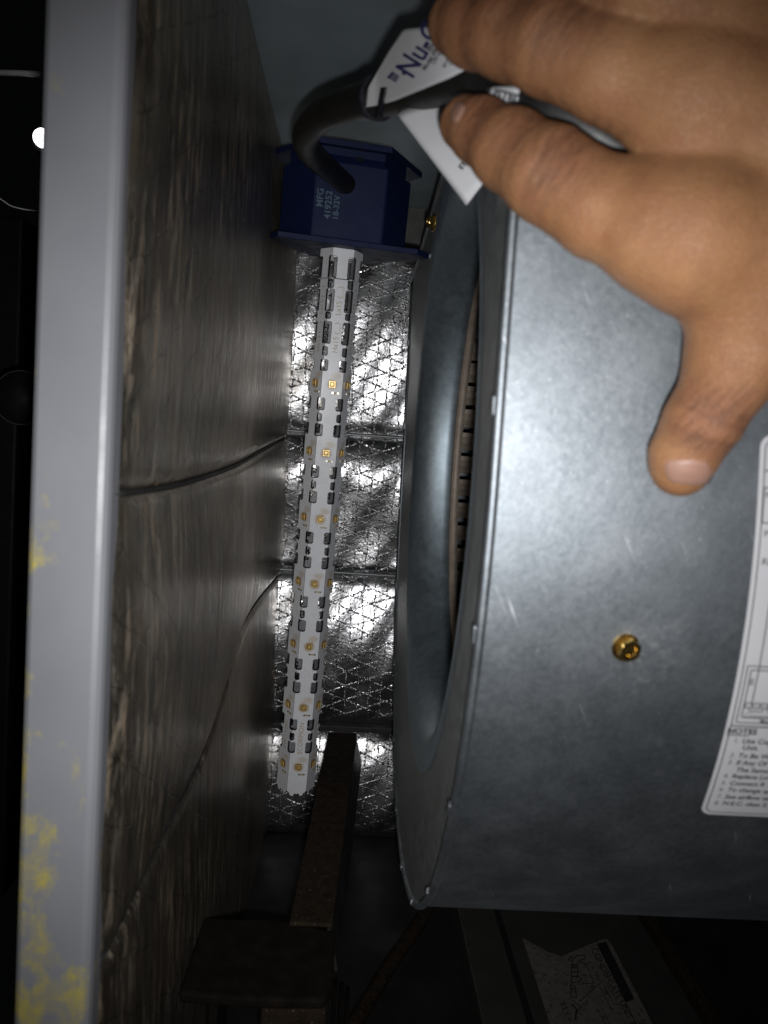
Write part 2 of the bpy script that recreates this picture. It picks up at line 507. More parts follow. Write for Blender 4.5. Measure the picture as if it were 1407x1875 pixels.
_text_cache = {}
def text_geo(s, size=1.0, align='LEFT', shear=0.0, bold=0.0, sx=1.0):
    key = (s, size, align, shear, bold, sx)
    if key in _text_cache:
        return _text_cache[key]
    cu = bpy.data.curves.new('t', 'FONT')
    cu.body = s
    cu.size = size
    cu.align_x = align
    cu.align_y = 'BOTTOM_BASELINE' if False else 'CENTER'
    cu.shear = shear
    cu.offset = bold
    cu.resolution_u = 3
    ob = bpy.data.objects.new('t', cu)
    COL.objects.link(ob)
    bpy.context.view_layer.update()
    me = bpy.data.meshes.new_from_object(ob.evaluated_get(bpy.context.evaluated_depsgraph_get()))
    v = [(p.co.x * sx, p.co.y) for p in me.vertices]
    f = [tuple(p.vertices) for p in me.polygons]
    bpy.data.objects.remove(ob)
    bpy.data.curves.remove(cu)
    bpy.data.meshes.remove(me)
    _text_cache[key] = (v, f)
    return v, f

class Print:
    """flat print: collects text and strokes in 2-D, then maps them on a surface"""
    def __init__(s):
        s.v, s.f = [], []
    def text(s, t, x, y, size, rot=0.0, **kw):
        v, f = text_geo(t, size, **kw)
        b = len(s.v)
        c, sn = math.cos(rot), math.sin(rot)
        s.v += [(x + p[0] * c - p[1] * sn, y + p[0] * sn + p[1] * c) for p in v]
        s.f += [tuple(i + b for i in q) for q in f]
    def line(s, x0, y0, x1, y1, w, n=8):
        dx, dy = x1 - x0, y1 - y0
        L = math.hypot(dx, dy)
        nx, ny = -dy / L * w / 2, dx / L * w / 2
        b = len(s.v)
        for k in range(n + 1):
            t = k / n
            s.v += [(x0 + dx * t + nx, y0 + dy * t + ny), (x0 + dx * t - nx, y0 + dy * t - ny)]
        s.f += [(b + 2 * k, b + 2 * k + 1, b + 2 * k + 3, b + 2 * k + 2) for k in range(n)]
    def rect(s, x0, y0, x1, y1, w):
        s.line(x0, y0, x1, y0, w); s.line(x1, y0, x1, y1, w); s.line(x1, y1, x0, y1, w); s.line(x0, y1, x0, y0, w)
    def fill(s, pts):
        b = len(s.v)
        s.v += list(pts)
        s.f.append(tuple(range(b, b + len(pts))))
    def build(s, name, fn, mat, parent=None):
        return link(name, [fn(*p) for p in s.v], s.f, mat, parent)

# ================================================================== THE CABINET (setting)
# back wall: sheet behind, quilted foil insulation panels in front
back_wall = box('back_wall', (-0.10, BACK_Y + 0.022, FLOOR_Z), (0.45, BACK_Y + 0.03, DECK_Z + 0.02), 'dark_sheet')
tag(back_wall, kind='structure')
ZS1 = (VPY - 797) / FPX * BACK_Y
ZS2 = (VPY - 1052) / FPX * BACK_Y
ZS3 = (VPY - 1334) / FPX * BACK_Y
def back_panel(z0, z1, h, edge=0.012, pw=1.0):
    def fn(u, v):
        x = -0.075 + u * 0.52
        z = z0 + (z1 - z0) * v
        b = math.sin(math.pi * v ** pw) * h
        e = min(v, 1 - v) * abs(z1 - z0)
        rim = 0.004 * (1 - min(1, e / edge)) ** 2
        lump = 0.0006 * math.sin(x * 70 + z * 31) * math.sin(z * 55 + 1.3) + 0.0008 * math.sin(x * 160 - z * 90)
        return (x, BACK_Y - b + rim + lump * min(1, e / edge), z)
    o = grid('insulation_panel', fn, 150, 60, 'foil', back_wall)
    return o
back_panel(ZS1, DECK_Z + 0.01, 0.0105)
back_panel(ZS2, ZS1, 0.0095, 0.008, 2.1)
back_panel(ZS3, ZS2, 0.0095)
back_panel(FLOOR_Z + 0.002, ZS3 - 0.006, 0.0125)
for zz in (ZS1, ZS2):
    grid('seam_tape', lambda u, v, zz=zz: (-0.07 + 0.5 * u, BACK_Y - 0.0005 + 0.0012 * (2 * v - 1) ** 2 + 0.0005 * math.sin(u * 60), zz + 0.0016 * (v * 2 - 1)), 60, 4, 'galv_dark', back_wall)
ledge = box('ledge', (-0.07, BACK_Y - 0.012, ZS3 - 0.004), (0.40, BACK_Y + 0.02, ZS3 + 0.001), 'dark_sheet', back_wall, 0.0008)
trim = box('trim_strip', (-0.066, BACK_Y - 0.026, 0.176), (0.30, BACK_Y - 0.018, DECK_Z), 'dark_trim', back_wall, 0.001)

# side wall: sheet outside, insulation panels inside, seams that sag towards the front
side_wall = box('side_wall', (-0.0955, LIP_Y + 0.024, FLOOR_Z), (-0.0725, BACK_Y + 0.021, DECK_Z + 0.02), 'dark_sheet')
tag(side_wall, kind='structure')
def yz_curve(px):
    pts = sorted([atX(a, b, WALL_X) for a, b in px], key=lambda p: p.y)
    ys = [p.y for p in pts]
    zs = [p.z for p in pts]
    # smooth interpolation by resampling a spline
    sp = smooth_path([(0, p.y, p.z) for p in pts], 12)
    sy = [p.y for p in sp]
    sz = [p.z for p in sp]
    return lambda y: float(np.interp(y, sy, sz))
s1 = yz_curve([(226, 903), (300, 895), (370, 880), (450, 850), (500, 820), (541, 797)])
s2 = yz_curve([(90, 2010), (180, 1830), (300, 1570), (390, 1372), (440, 1200), (470, 1120), (521, 1050)])
s3 = yz_curve([(170, 2120), (250, 1930), (330, 1720), (420, 1490), (486, 1338), (500, 1310)])
top = lambda y: DECK_Z + 0.002
bot = lambda y: FLOOR_Z
def side_panel(lo, hi, h, y1=BACK_Y + 0.004):
    def fn(u, v):
        y = LIP_Y + 0.006 + u * (y1 - LIP_Y - 0.006)
        a, b = lo(y), hi(y)
        z = a + (b - a) * v
        hb = 4 * v * (1 - v)
        e = min(v, 1 - v) * abs(b - a)
        rim = -0.0030 * (1 - min(1, e / 0.005)) ** 2
        ue = min(1, u / 0.03)
        lump = 0.0005 * math.sin(y * 18 + z * 9) * math.sin(z * 33 + 0.6)
        return (WALL_X - 0.003 + hb * h + rim + lump - 0.003 * (1 - ue) ** 2, y, z)
    return grid('insulation_panel', fn, 90, 60, 'foil_side', side_wall)
side_panel(s1, top, 0.0025)
side_panel(s2, s1, 0.0028)
side_panel(bot, s2, 0.0022)
for sfn, rr_ in ((s1, 0.0012), (s2, 0.0009)):
    path = [(WALL_X - 0.0050, y, sfn(y) - 0.0008) for y in np.linspace(LIP_Y + 0.006, BACK_Y - 0.002, 40)]
    tube('seam_tape', path, rr_, 'dark_sheet', side_wall, 8)

deck = box('blower_deck', (-0.0955, LIP_Y - 0.01, DECK_Z), (0.46, BACK_Y + 0.03, DECK_Z + 0.004), 'deck')
tag(deck, kind='structure')
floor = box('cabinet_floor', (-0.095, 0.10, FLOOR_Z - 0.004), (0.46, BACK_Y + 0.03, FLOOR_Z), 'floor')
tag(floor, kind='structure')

# the painted lip at the front edge of the side wall
lipc = [(-0.0955, 0.2385), (-0.0955, 0.2175), (-0.0948, 0.2158), (-0.0935, LIP_Y), (-0.0765, LIP_Y), (-0.0750, 0.2154), (-0.0740, 0.2164), (-0.0735, 0.2180),
        (-0.0735, 0.2240), (-0.0760, 0.2245), (-0.0760, 0.2385)]
lipc = [(a + 0.0046, b) for a, b in lipc]
lip = prism('cabinet_lip', [(a, b, FLOOR_Z - 0.03) for a, b in lipc], [(a, b, DECK_Z + 0.08) for a, b in lipc], 'lip')
tag(lip, 'grey painted sheet-metal cabinet lip with yellow stains, upright at the left', 'cabinet lip')

# ================================================================== BLOWER
blower = empty('blower', (0.15, SCR_Y, -SCR_R))
tag(blower, 'galvanised sheet-metal blower housing with round side inlet', 'blower')
bpy.context.view_layer.update()
TOP_Z = 0.157
XR = 0.40
def outline(n_arc=72):
    """scroll outline in (Y, Z): front top -> down the front -> round the bottom -> up the back"""
    pts = [(SCR_Y - SCR_R, z) for z in np.linspace(TOP_Z + 0.052, 0.0, 14)[:-1]]
    for k in range(n_arc + 1):
        a = math.pi + math.pi * k / n_arc
        pts.append((SCR_Y + SCR_R * math.cos(a), SCR_R * math.sin(a)))
    for t in np.linspace(0, 1, 12)[1:]:
        pts.append((SCR_Y + SCR_R + 0.042 * t ** 1.3, t * TOP_Z))
    return pts
OUT = outline()
def rp(o):
    return reparent(o, blower)
# wrap: double-sided sheet with a little thickness
wv, wf = [], []
NX = 40
for (y, z) in OUT:
    for i in range(NX + 1):
        wv.append((SIDE_X + 0.0008 + (XR - SIDE_X) * i / NX, y, z))
for j in range(len(OUT) - 1):
    for i in range(NX):
        a = j * (NX + 1) + i
        wf.append((a, a + 1, a + NX + 2, a + NX + 1))
wrap = rp(link('scroll_wrap', wv, wf, 'galv', None, True))
# side sheet with the round inlet
def ray_out(a):
    """distance from inlet centre to outline along angle a"""
    dy, dz = math.cos(a), math.sin(a)
    best = 1.0
    pl = OUT + [OUT[0]]
    for (y0, z0), (y1, z1) in zip(pl[:-1], pl[1:]):
        ex, ez = y1 - y0, z1 - z0
        den = dy * ez - dz * ex
        if abs(den) < 1e-12: continue
        t = ((y0 - INL_Y) * ez - z0 * ex) / den
        s = ((y0 - INL_Y) * dz - z0 * dy) / den
        if t > 0 and -1e-6 <= s <= 1 + 1e-6:
            best = min(best, t)
    return best
def sideplate(name, X, mat):
    v, f = [], []
    NS = 180
    for k in range(NS):
        a = 2 * math.pi * k / NS
        R = ray_out(a)
        dy, dz = math.cos(a), math.sin(a)
        top_cut = None
        if INL_Y and dz * R > TOP_Z:
            R = TOP_Z / dz
        for t in (0, 0.15, 0.4, 0.7, 1.0):
            r = INL_R + (R - INL_R) * t
            v.append((X, INL_Y + r * dy, r * dz))
    for k in range(NS):
        k2 = (k + 1) % NS
        for j in range(4):
            f.append((k * 5 + j, k2 * 5 + j, k2 * 5 + j + 1, k * 5 + j + 1))
    return rp(fixn(link(name, v, f, mat, None, False)))
sideplate('side_sheet', SIDE_X, 'galv_dark')
sideplate('side_sheet', XR, 'galv_dark')
# rolled seam round the edge and crimp tabs on it
seam_path = [(SIDE_X - 0.0004, y, z) for (y, z) in OUT]
rp(tube('rolled_seam', seam_path, 0.0015, 'galv', None, 10))
acc, lastp, cnt = 0.0, None, 0
tabm = None
for (x0, y0, z0) in seam_path:
    p = Vector((x0, y0, z0))
    if lastp is not None:
        acc += (p - lastp).length
    lastp = p
    if acc > 0.06:
        acc = 0.0
        if tabm is None:
            tb = box('crimp_tab', (-0.0012, -0.0013, -0.0028), (0.0008, 0.0012, 0.0028), 'galv', None, 0.0006)
            tabm = tb.data
        else:
            tb = bpy.data.objects.new('crimp_tab', tabm)
            COL.objects.link(tb)
        tb.location = (SIDE_X - 0.0012, y0 + (0.0007 if y0 < SCR_Y else -0.0007), z0)
        ang = math.atan2(z0, y0 - SCR_Y) if z0 < 0 else (math.pi if y0 < SCR_Y else 0)
        tb.rotation_euler = (ang, 0, 0)
        rp(tb)
# bent flange along the top of the side sheet
rp(prism('top_flange', [(SIDE_X - 0.0016, SCR_Y - 0.19, TOP_Z - 0.002), (SIDE_X + 0.0005, SCR_Y - 0.19, TOP_Z - 0.002), (SIDE_X + 0.0005, SCR_Y - 0.19, TOP_Z + 0.001), (SIDE_X - 0.0016, SCR_Y - 0.19, TOP_Z + 0.001)],
         [(SIDE_X - 0.0016, SCR_Y + 0.245, TOP_Z - 0.002), (SIDE_X + 0.0005, SCR_Y + 0.245, TOP_Z - 0.002), (SIDE_X + 0.0005, SCR_Y + 0.245, TOP_Z + 0.001), (SIDE_X - 0.0016, SCR_Y + 0.245, TOP_Z + 0.001)], 'galv_dark'))
# outlet neck up to the deck
rp(box('outlet_neck', (SIDE_X + 0.018, SCR_Y - 0.17, TOP_Z - 0.01), (XR - 0.01, SCR_Y + 0.22, DECK_Z - 0.0005), 'dark_sheet'))
# inlet ring: rounded bell mouth pressed into the side sheet
prof = [(-0.0003, INL_R + 0.003), (-0.0006, INL_R + 0.001), (-0.0005, INL_R - 0.002), (0.0002, INL_R - 0.006), (0.0012, INL_R - 0.0105), (0.005, INL_R - 0.0145), (0.0095, INL_R - 0.0175),
        (0.0145, INL_R - 0.0195), (0.0195, INL_R - 0.0205), (0.0245, INL_R - 0.021), (0.0252, INL_R - 0.0203), (0.0245, INL_R - 0.0195)]
rp(lathe('inlet_ring', prof, (SIDE_X, INL_Y, 0), 'inlet_steel', None, 144))
# wheel inside: rims, back plate and curved blades
wheel = empty('blower_wheel', (SIDE_X + 0.026, INL_Y, 0))
rp(wheel)
bpy.context.view_layer.update()
WR = 0.1275
rim = lathe('rim', [(0.0256, WR + 0.006), (0.0256, WR - 0.0035), (0.0305, WR - 0.0035), (0.0305, WR + 0.006), (0.0256, WR + 0.006)], (SIDE_X, INL_Y, 0), 'wheel', None, 120)
reparent(rim, wheel)
rim2 = lathe('rim', [(0.20, WR + 0.006), (0.20, WR - 0.004), (0.207, WR - 0.004), (0.207, WR + 0.006), (0.20, WR + 0.006)], (SIDE_X, INL_Y, 0), 'wheel', None, 96)
reparent(rim2, wheel)
bp_ = lathe('back_plate', [(0.11, 0.001), (0.11, WR - 0.002), (0.113, WR - 0.002), (0.113, 0.001)], (SIDE_X, INL_Y, 0), 'brown_dark', None, 72)
reparent(bp_, wheel)
bm_ = None
NB = 52
for k in range(NB):
    if bm_ is None:
        v, f = [], []
        for xx in (0.0300, 0.201):
            for (r, t) in ((WR - 0.0030, -0.0055), (WR + 0.0005, -0.0016), (WR + 0.0025, 0.0025), (WR + 0.0030, 0.0054), (WR + 0.0042, 0.0052), (WR + 0.0040, 0.0022), (WR + 0.0018, -0.0020), (WR - 0.0018, -0.0059)):
                v.append((xx, r, t))
        for i in range(8):
            j = (i + 1) % 8
            f.append((i, j, 8 + j, 8 + i))
        f += [tuple(range(8))[::-1], tuple(range(8, 16))]
        b_ = fixn(link('blade', v, f, 'wheel'))
        bm_ = b_.data
    else:
        b_ = bpy.data.objects.new('blade', bm_)
        COL.objects.link(b_)
    b_.location = (SIDE_X, INL_Y, 0)
    b_.rotation_euler = (2 * math.pi * k / NB, 0, 0)
    reparent(b_, wheel)
# screws
def hex_screw(name, loc, nrm, r, h, mat='brass'):
    e_v, e_f = [], []
    n = 24
    rings = [(r * 1.28, 0), (r * 1.28, 0.10 * h), (r * 1.16, 0.28 * h)]
    for (q, hz) in rings:
        for k in range(n):
            a = 2 * math.pi * k / n
            e_v.append((q * math.cos(a), q * math.sin(a), hz))
    hexr = [(r * 0.98, 0.28 * h), (r * 0.98, 0.86 * h), (r * 0.86, h), (r * 0.5, h), (r * 0.42, 0.88 * h)]
    for (q, hz) in hexr:
        for k in range(n):
            a = 2 * math.pi * k / n
            w = 1.0 / max(math.cos(((a + math.pi / 6) % (math.pi / 3)) - math.pi / 6), 0.5) * 0.9 if hz < 0.9 * h and q > r * 0.9 else 1.0
            e_v.append((q * w * math.cos(a), q * w * math.sin(a), hz))
    R_ = len(rings) + len(hexr)
    for j in range(R_ - 1):
        for k in range(n):
            k2 = (k + 1) % n
            e_f.append((j * n + k, j * n + k2, (j + 1) * n + k2, (j + 1) * n + k))
    e_f.append(tuple((R_ - 1) * n + k for k in range(n)))
    # slot bar across the head
    s = fixn(link(name, e_v, e_f, mat))
    q = Vector((0, 0, 1)).rotation_difference(Vector(nrm))
    s.rotation_mode = 'QUATERNION'
    s.rotation_quaternion = q
    s.location = loc
    return s
p, n_ = wrap_point(1148, 1186)
sw = rp(hex_screw('screw', p - n_ * 0.0004, (n_ + Vector((0.12, 0, 0.05))).normalized(), 0.0034, 0.0030))
sw['label'] = 'brass hex screw in the front of the blower wrap'
p = atX(797, 408, SIDE_X)
rp(hex_screw('screw', (SIDE_X, p.y, p.z), (-1, -0.25, 0), 0.0040, 0.0048))
p = atX(789, 468, SIDE_X)
rp(hex_screw('rivet', (SIDE_X, p.y, p.z), (-1, 0, 0), 0.0022, 0.0012, 'galv'))

# wiring diagram sticker that follows the curve of the wrap: s along X, t along the sheet (down is positive from Z = 0)
def wrap_uv(s, t, off=0.0):
    s = s + SKEW * (t - (T0_ + T1_) / 2)
    if t <= 0:
        return Vector((s, SCR_Y - SCR_R - off, -t))
    a = t / SCR_R
    return Vector((s, SCR_Y - (SCR_R + off) * math.cos(a), -(SCR_R + off) * math.sin(a)))
pt, _ = wrap_point(1392, 795)
pb, _ = wrap_point(1280, 1488)
SX0 = (pt.x + pb.x) / 2
T0_ = -pt.z
T1_ = SCR_R * math.asin(-pb.z / SCR_R)
SX1 = SX0 + 0.16
SKEW = (pb.x - pt.x) / (T1_ - T0_)
def rrect(x0, y0, x1, y1, r, n=6):
    pts = []
    for (cx, cy, a0) in ((x1 - r, y1 - r, 0), (x0 + r, y1 - r, 90), (x0 + r, y0 + r, 180), (x1 - r, y0 + r, 270)):
        for k in range(n + 1):
            a = math.radians(a0 + 90 * k / n)
            pts.append((cx + r * math.cos(a), cy + r * math.sin(a)))
    return pts
# sticker as rows so that it bends
rows = 60
RAD = 0.0035
lv, lf = [], []
for j in range(rows + 1):
    t = T0_ + (T1_ - T0_) * (0.5 - 0.5 * math.cos(math.pi * j / rows))
    e = min(t - T0_, T1_ - t)
    ins = RAD - math.sqrt(max(0, RAD ** 2 - (RAD - min(e, RAD)) ** 2))
    for i in range(9):
        s = SX0 + ins + (SX1 - SX0 - 2 * ins) * i / 8
        lv.append(wrap_uv(s, t, 0.0004))
for j in range(rows):
    for i in range(8):
        a = j * 9 + i
        lf.append((a, a + 1, a + 10, a + 9))
sticker = rp(fixn(link('wiring_sticker', lv, lf, 'vinyl', None, True)))
sticker['label'] = 'white wiring-diagram sticker with printed notes'
def sp_(px, py):
    """photo pixel -> sticker coordinates (mm-like metres), used once to read the print layout"""
    p, _ = wrap_point(px, py)
    t = -p.z if p.z >= 0 else SCR_R * math.asin(-p.z / SCR_R)
    return p.x - SKEW * (t - (T0_ + T1_) / 2), -t
pr = Print()
q = Print()
def T(txt, px, py, size, pen=pr, **kw):
    x_, y_ = sp_(px, py)
    pen.text(txt, x_, y_, size, **kw)
i_ = 0.0014
LW = 0.00034
x0, y0 = SX0 + i_, -T0_ - i_
yb = -T1_ + i_
ye = sp_(1330, 1326)[1]
for seg in rrect(x0, yb, SX1 - i_, y0, 0.0025, 5), :
    for a, b in zip(seg, seg[1:] + seg[:1]):
        q.line(*a, *b, LW, 12)
q.line(x0, ye, SX1 - i_, ye, LW * 1.3, 4)
yt = sp_(1400, 862)[1]
q.line(x0, yt, SX1 - i_, yt, LW, 4)
xa, ya = sp_(1398, 893); xb, yb2 = sp_(1395, 957)
q.rect(xa, yb2, xa + 0.03, ya, LW)
xd, yd = sp_(1355, 1217); xd2, yd2 = sp_(1340, 1320)
xd = x0 + 0.0012
q.rect(xd, yd2, SX1 - 0.004, yd, LW)
q.rect(xd + 0.0012, yd2 + 0.0018, SX1 - 0.006, yd - 0.0012, LW)
xl, yl = sp_(1392, 1085)
xm, ym = sp_(1372, 1290)
q.line(xm + 0.0004, ym, xm + 0.0004, yl, LW, 12)
q.line(xm + 0.0004, yl, xm + 0.03, yl, LW, 4)
q.line(xm + 0.0062, ym, xm + 0.0062, sp_(1400, 1240)[1], LW, 6)
for k in range(10):
    q.rect(xd + 0.0016 + k * 0.0023, ym - 0.0008, xd + 0.0034 + k * 0.0023, ym + 0.0009, LW * 0.9)
    q.text(str(k + 1), xd + 0.0020 + k * 0.0023, ym, 0.0013)
T('BK', 1374, 1253, 0.0021, rot=math.pi / 2)
T('P1', 1400, 907, 0.0026)
T('PU', 1397, 977, 0.0026)
T('RE', 1393, 1028, 0.0028, )
T('Speed Tap', 1368, 1299, 0.0019)
T('Connections', 1361, 1308, 0.0019)
T('Motor', 1390, 1319, 0.0018, bold=0.00004)
T('NOTES', 1331, 1336, 0.0028, bold=0.00010)
xn, yn = sp_(1329, 1343)
pr.line(xn, yn, xn + 0.0067, yn, LW, 3)
notes = [(1, '1.', 'Use Copper Conductors Only', 1354), (0, '', 'Unit.', 1366), (2, '2.', 'To Be Wired In Accordance', 1381), (3, '3.', 'If Any Of The Original Wire', 1394), (0, '', 'The Same Or Equivalent', 1407),
         (4, '4.', 'Replace Low Voltage Fuse', 1419), (5, '5.', 'Connect R To R And C To C', 1432), (6, '6.', 'To change speed tap move', 1444), (7, '7.', 'See airflow tables in the', 1457), (8, '8.', 'N.E.C. class 2, 24 VAC', 1469)]
for k, num, txt, yy in notes:
    xx = 1333 - (yy - 1354) * 0.255
    yr = sp_(1345, yy)[1]
    if num:
        pr.text(num, SX0 + 0.0032, yr, 0.0024, shear=0.15)
    pr.text(txt, SX0 + 0.0058 + (0.0006 if not num else 0), yr, 0.0025, shear=0.15, bold=0.00006)
fnw = lambda a, b: wrap_uv(a, -b, 0.00055)
l1 = pr.build('lettering', fnw, 'ink'); reparent(l1, sticker)
l2 = q.build('diagram_lines', fnw, 'ink_grey'); reparent(l2, sticker)

# ================================================================== ULTRAVIOLET LAMP
Dt, Db = 0.522, 0.561
Pt, Pb = atY(627, 459, Dt), atY(541, 1441, Db)
zax = (Pt - Pb).normalized()
YAW = math.radians(7.5)
yv = Vector((-math.sin(YAW) * 1.0, math.cos(YAW), 0))
yax = (yv - zax * yv.dot(zax)).normalized()
xax = yax.cross(zax)
LM = Matrix((xax, yax, zax)).transposed().to_4x4()
LM.translation = Pt
lamp = empty('ultraviolet_lamp')
lamp.matrix_world = LM
tag(lamp, 'white six-sided ultraviolet stick lamp hanging from a dark blue mount', 'uv lamp')
L = (Pt - Pb).length
HW = 0.0142                         # width of one board
AP = HW * 0.866
def tpos(py):
    s = (py - 452) / 1004.0
    return s * Dt / (Db - s * (Db - Dt))
slots = []      # (t centre, half height mm, half depth mm, round)
for (py, hpx, dpx) in ((487, 38, 9.5), (515, 17, 7.0), (545, 38, 9.5), (572, 12, 6.5), (602, 38, 9.5), (635, 16, 6.2), (660, 20, 8.8)):
    slots.append((tpos(py), hpx / 1004 * 0.5, dpx * Dt / FPX))
P0, DP = 0.227, 0.119
for i in range(7):
    if i < 6:
        for fr, hpx, dpx in ((0.290, 22, 8.8), (0.488, 15, 5.6), (0.672, 22, 8.8)):
            slots.append((P0 + DP * (i + fr), hpx / 1004 * 0.5, dpx * 0.54 / FPX))
slots.sort()
def board_outline():
    hw = HW / 2 - 0.00012
    right = [(hw - 0.0006, 0.0), (hw, -0.0008)]
    for (t, hh_, dd) in slots:
        za, zb = -(t - hh_) * L, -(t + hh_) * L
        r = min(dd * 0.45, 0.0009)
        right += [(hw, za), (hw - dd + r, za), (hw - dd, za - r), (hw - dd, zb + r), (hw - dd + r, zb), (hw, zb)]
    right += [(hw, -L + 0.004)]
    # ragged lower end where the boards were snapped out of their frame
    bottom = [(hw - 0.0006, -L + 0.0034), (hw - 0.0013, -L + 0.0022), (hw - 0.0019, -L + 0.0026), (hw - 0.0025, -L + 0.0004), (0.0026, -L), (0.0021, -L + 0.0016), (0.0009, -L + 0.0020), (0.0003, -L + 0.0012), (-0.0006, -L + 0.0020), (-0.0017, -L + 0.0015), (-0.0022, -L)]
    left = [(-a, b) for a, b in right][::-1]
    return right + bottom + [(-(hw - 0.0025), -L + 0.0004), (-(hw - 0.0016), -L + 0.0028)] + left
bo = board_outline()
nb = len(bo)
TH = 0.0013
bv = [(a, 0.0, b) for a, b in bo] + [(a, TH, b) for a, b in bo]
bf = [tuple(range(nb)), tuple(range(nb, 2 * nb))[::-1]] + [(i, nb + i, nb + (i + 1) % nb, (i + 1) % nb) for i in range(nb)]
board_me = None
led_me = comp_me = None
def led_mesh():
    v, f, mi = [], [], []
    def fr(h0, r0, m):
        b = len(v)
        for hy, r in ((0, r0), (h0, r0 * 0.96)):
            for sx_, sz_ in ((-1, -1), (1, -1), (1, 1), (-1, 1)):
                v.append((sx_ * r, -hy, sz_ * r))
        for i in range(4):
            j = (i + 1) % 4
            f.append((b + i, b + j, b + 4 + j, b + 4 + i)); mi.append(m)
        f.append((b + 4, b + 5, b + 6, b + 7)); mi.append(m)
    fr(0.0009, 0.0023, 1)
    # raised gold frame: four bars, then the chip
    def bar(x0, x1, z0, z1, y0, y1, m):
        b = len(v)
        for y in (-y0, -y1):
            v.extend([(x0, y, z0), (x1, y, z0), (x1, y, z1), (x0, y, z1)])
        for i in range(4):
            j = (i + 1) % 4
            f.append((b + i, b + j, b + 4 + j, b + 4 + i)); mi.append(m)
        f.append((b + 4, b + 5, b + 6, b + 7)); mi.append(m)
    o_, i2 = 0.0021, 0.0015
    bar(-o_, o_, i2, o_, 0.0009, 0.0014, 0); bar(-o_, o_, -o_, -i2, 0.0009, 0.0014, 0)
    bar(-o_, -i2, -i2, i2, 0.0009, 0.0014, 0); bar(i2, o_, -i2, i2, 0.0009, 0.0014, 0)
    bar(-0.0009, 0.0009, -0.0009, 0.0009, 0.0009, 0.0012, 0)
    return v, f, mi
for k in range(6):
    if board_me is None:
        bd = link('circuit_board', bv, bf, 'pcb', None, False, ['pcb', 'board_core', 'board_back'], [0, 2] + [1] * nb)
        bd = fixn(bd)
        board_me = bd.data
    else:
        bd = bpy.data.objects.new('circuit_board', board_me)
        COL.objects.link(bd)
    a = k * math.pi / 3
    bd.parent = lamp
    bd.matrix_local = Matrix.Rotation(a, 4, 'Z') @ Matrix.Translation((0, -AP, 0))
    for i in range(7):
        zc = -(P0 + DP * i) * L
        if led_me is None:
            v, f, mi = led_mesh()
            ld = fixn(link('led', v, f, None, None, False, ['gold', 'gold_dark'], mi))
            led_me = ld.data
            cv, cf, cm = [], [], []
            for (x0_, x1_, m) in ((0.0002, 0.0014, 0), (0.0016, 0.0036, 1), (0.0038, 0.0050, 0)):
                b = len(cv)
                hgt = 0.0005 if m == 0 else 0.0007
                cv += [(x0_, 0, -0.0006), (x1_, 0, -0.0006), (x1_, 0, 0.0006), (x0_, 0, 0.0006), (x0_, -hgt, -0.0006), (x1_, -hgt, -0.0006), (x1_, -hgt, 0.0006), (x0_, -hgt, 0.0006)]
                cf += [tuple(b + w for w in fq) for fq in ((4, 5, 6, 7), (0, 1, 5, 4), (1, 2, 6, 5), (2, 3, 7, 6), (3, 0, 4, 7))]
                cm += [m] * 5
            cp = fixn(link('resistor', cv, cf, None, None, False, ['solder', 'pcb_print'], cm))
            comp_me = cp.data
        else:
            ld = bpy.data.objects.new('led', led_me); COL.objects.link(ld)
            cp = bpy.data.objects.new('resistor', comp_me); COL.objects.link(cp)
        ld.parent = bd
        ld.location = (0.0, -0.00005, zc)
        cp.parent = bd
        cp.location = (0.0, -0.00005, zc - 0.0056)
    # print on the board, reading upward
    pp = Print()
    up90 = math.pi / 2
    txt = 'SCORPION' if k == 0 else '24V / 15W'
    for tx_, py_, sz_ in ((txt, 1346, 0.0050), ('Lx15 (__)', 545, 0.0048), ('Hx15 (__)', 610, 0.0048)):
        pp = Print()
        pp.text(tx_, 0, -tpos(py_) * L, sz_, rot=up90, align='CENTER')
        pp.build('lettering', lambda a_, b_: (a_, -0.00012, b_), 'pcb_print', bd)
# mount: two cut-corner plates, six-sided body, collar
def plate(name, poly, z0, z1, bev=0.0004):
    return prism(name, [(a, b, z0) for a, b in poly], [(a, b, z1) for a, b in poly], 'blue', lamp, bev)
BZ = 0.0085                      # underside of the lower plate above the tube top
YF = -0.026
low = [(-0.043, YF), (0.046, YF), (0.057, YF + 0.012), (0.022, YF + 0.066), (-0.020, YF + 0.064), (-0.048, YF + 0.012)]
pl1 = plate('mount_plate', low, -0.0005, 0.0030)
BH = 0.058
bod = [(-0.0225, YF + 0.0012), (0.0225, YF + 0.0012), (0.0425, YF + 0.030), (0.0225, YF + 0.058), (-0.0225, YF + 0.058), (-0.0425, YF + 0.030)]
ztop = 0.0030 + 0.046
body = prism('mount_body', [(a, b, 0.0030) for a, b in bod], [(a, b, ztop) for a, b in bod], 'blue', lamp, 0.0012)
# sloping shoulder above the front face
sh = [(-0.0215, YF + 0.0016), (0.0215, YF + 0.0016), (0.0215, YF + 0.012), (-0.0215, YF + 0.012)]
sh2 = [(-0.0195, YF + 0.0075), (0.0195, YF + 0.0075), (0.0195, YF + 0.012), (-0.0195, YF + 0.012)]
shoulder = prism('shoulder', [(a, b, ztop - 0.0005) for a, b in sh], [(a, b, ztop + 0.0085) for a, b in sh2], 'blue', lamp, 0.0006)
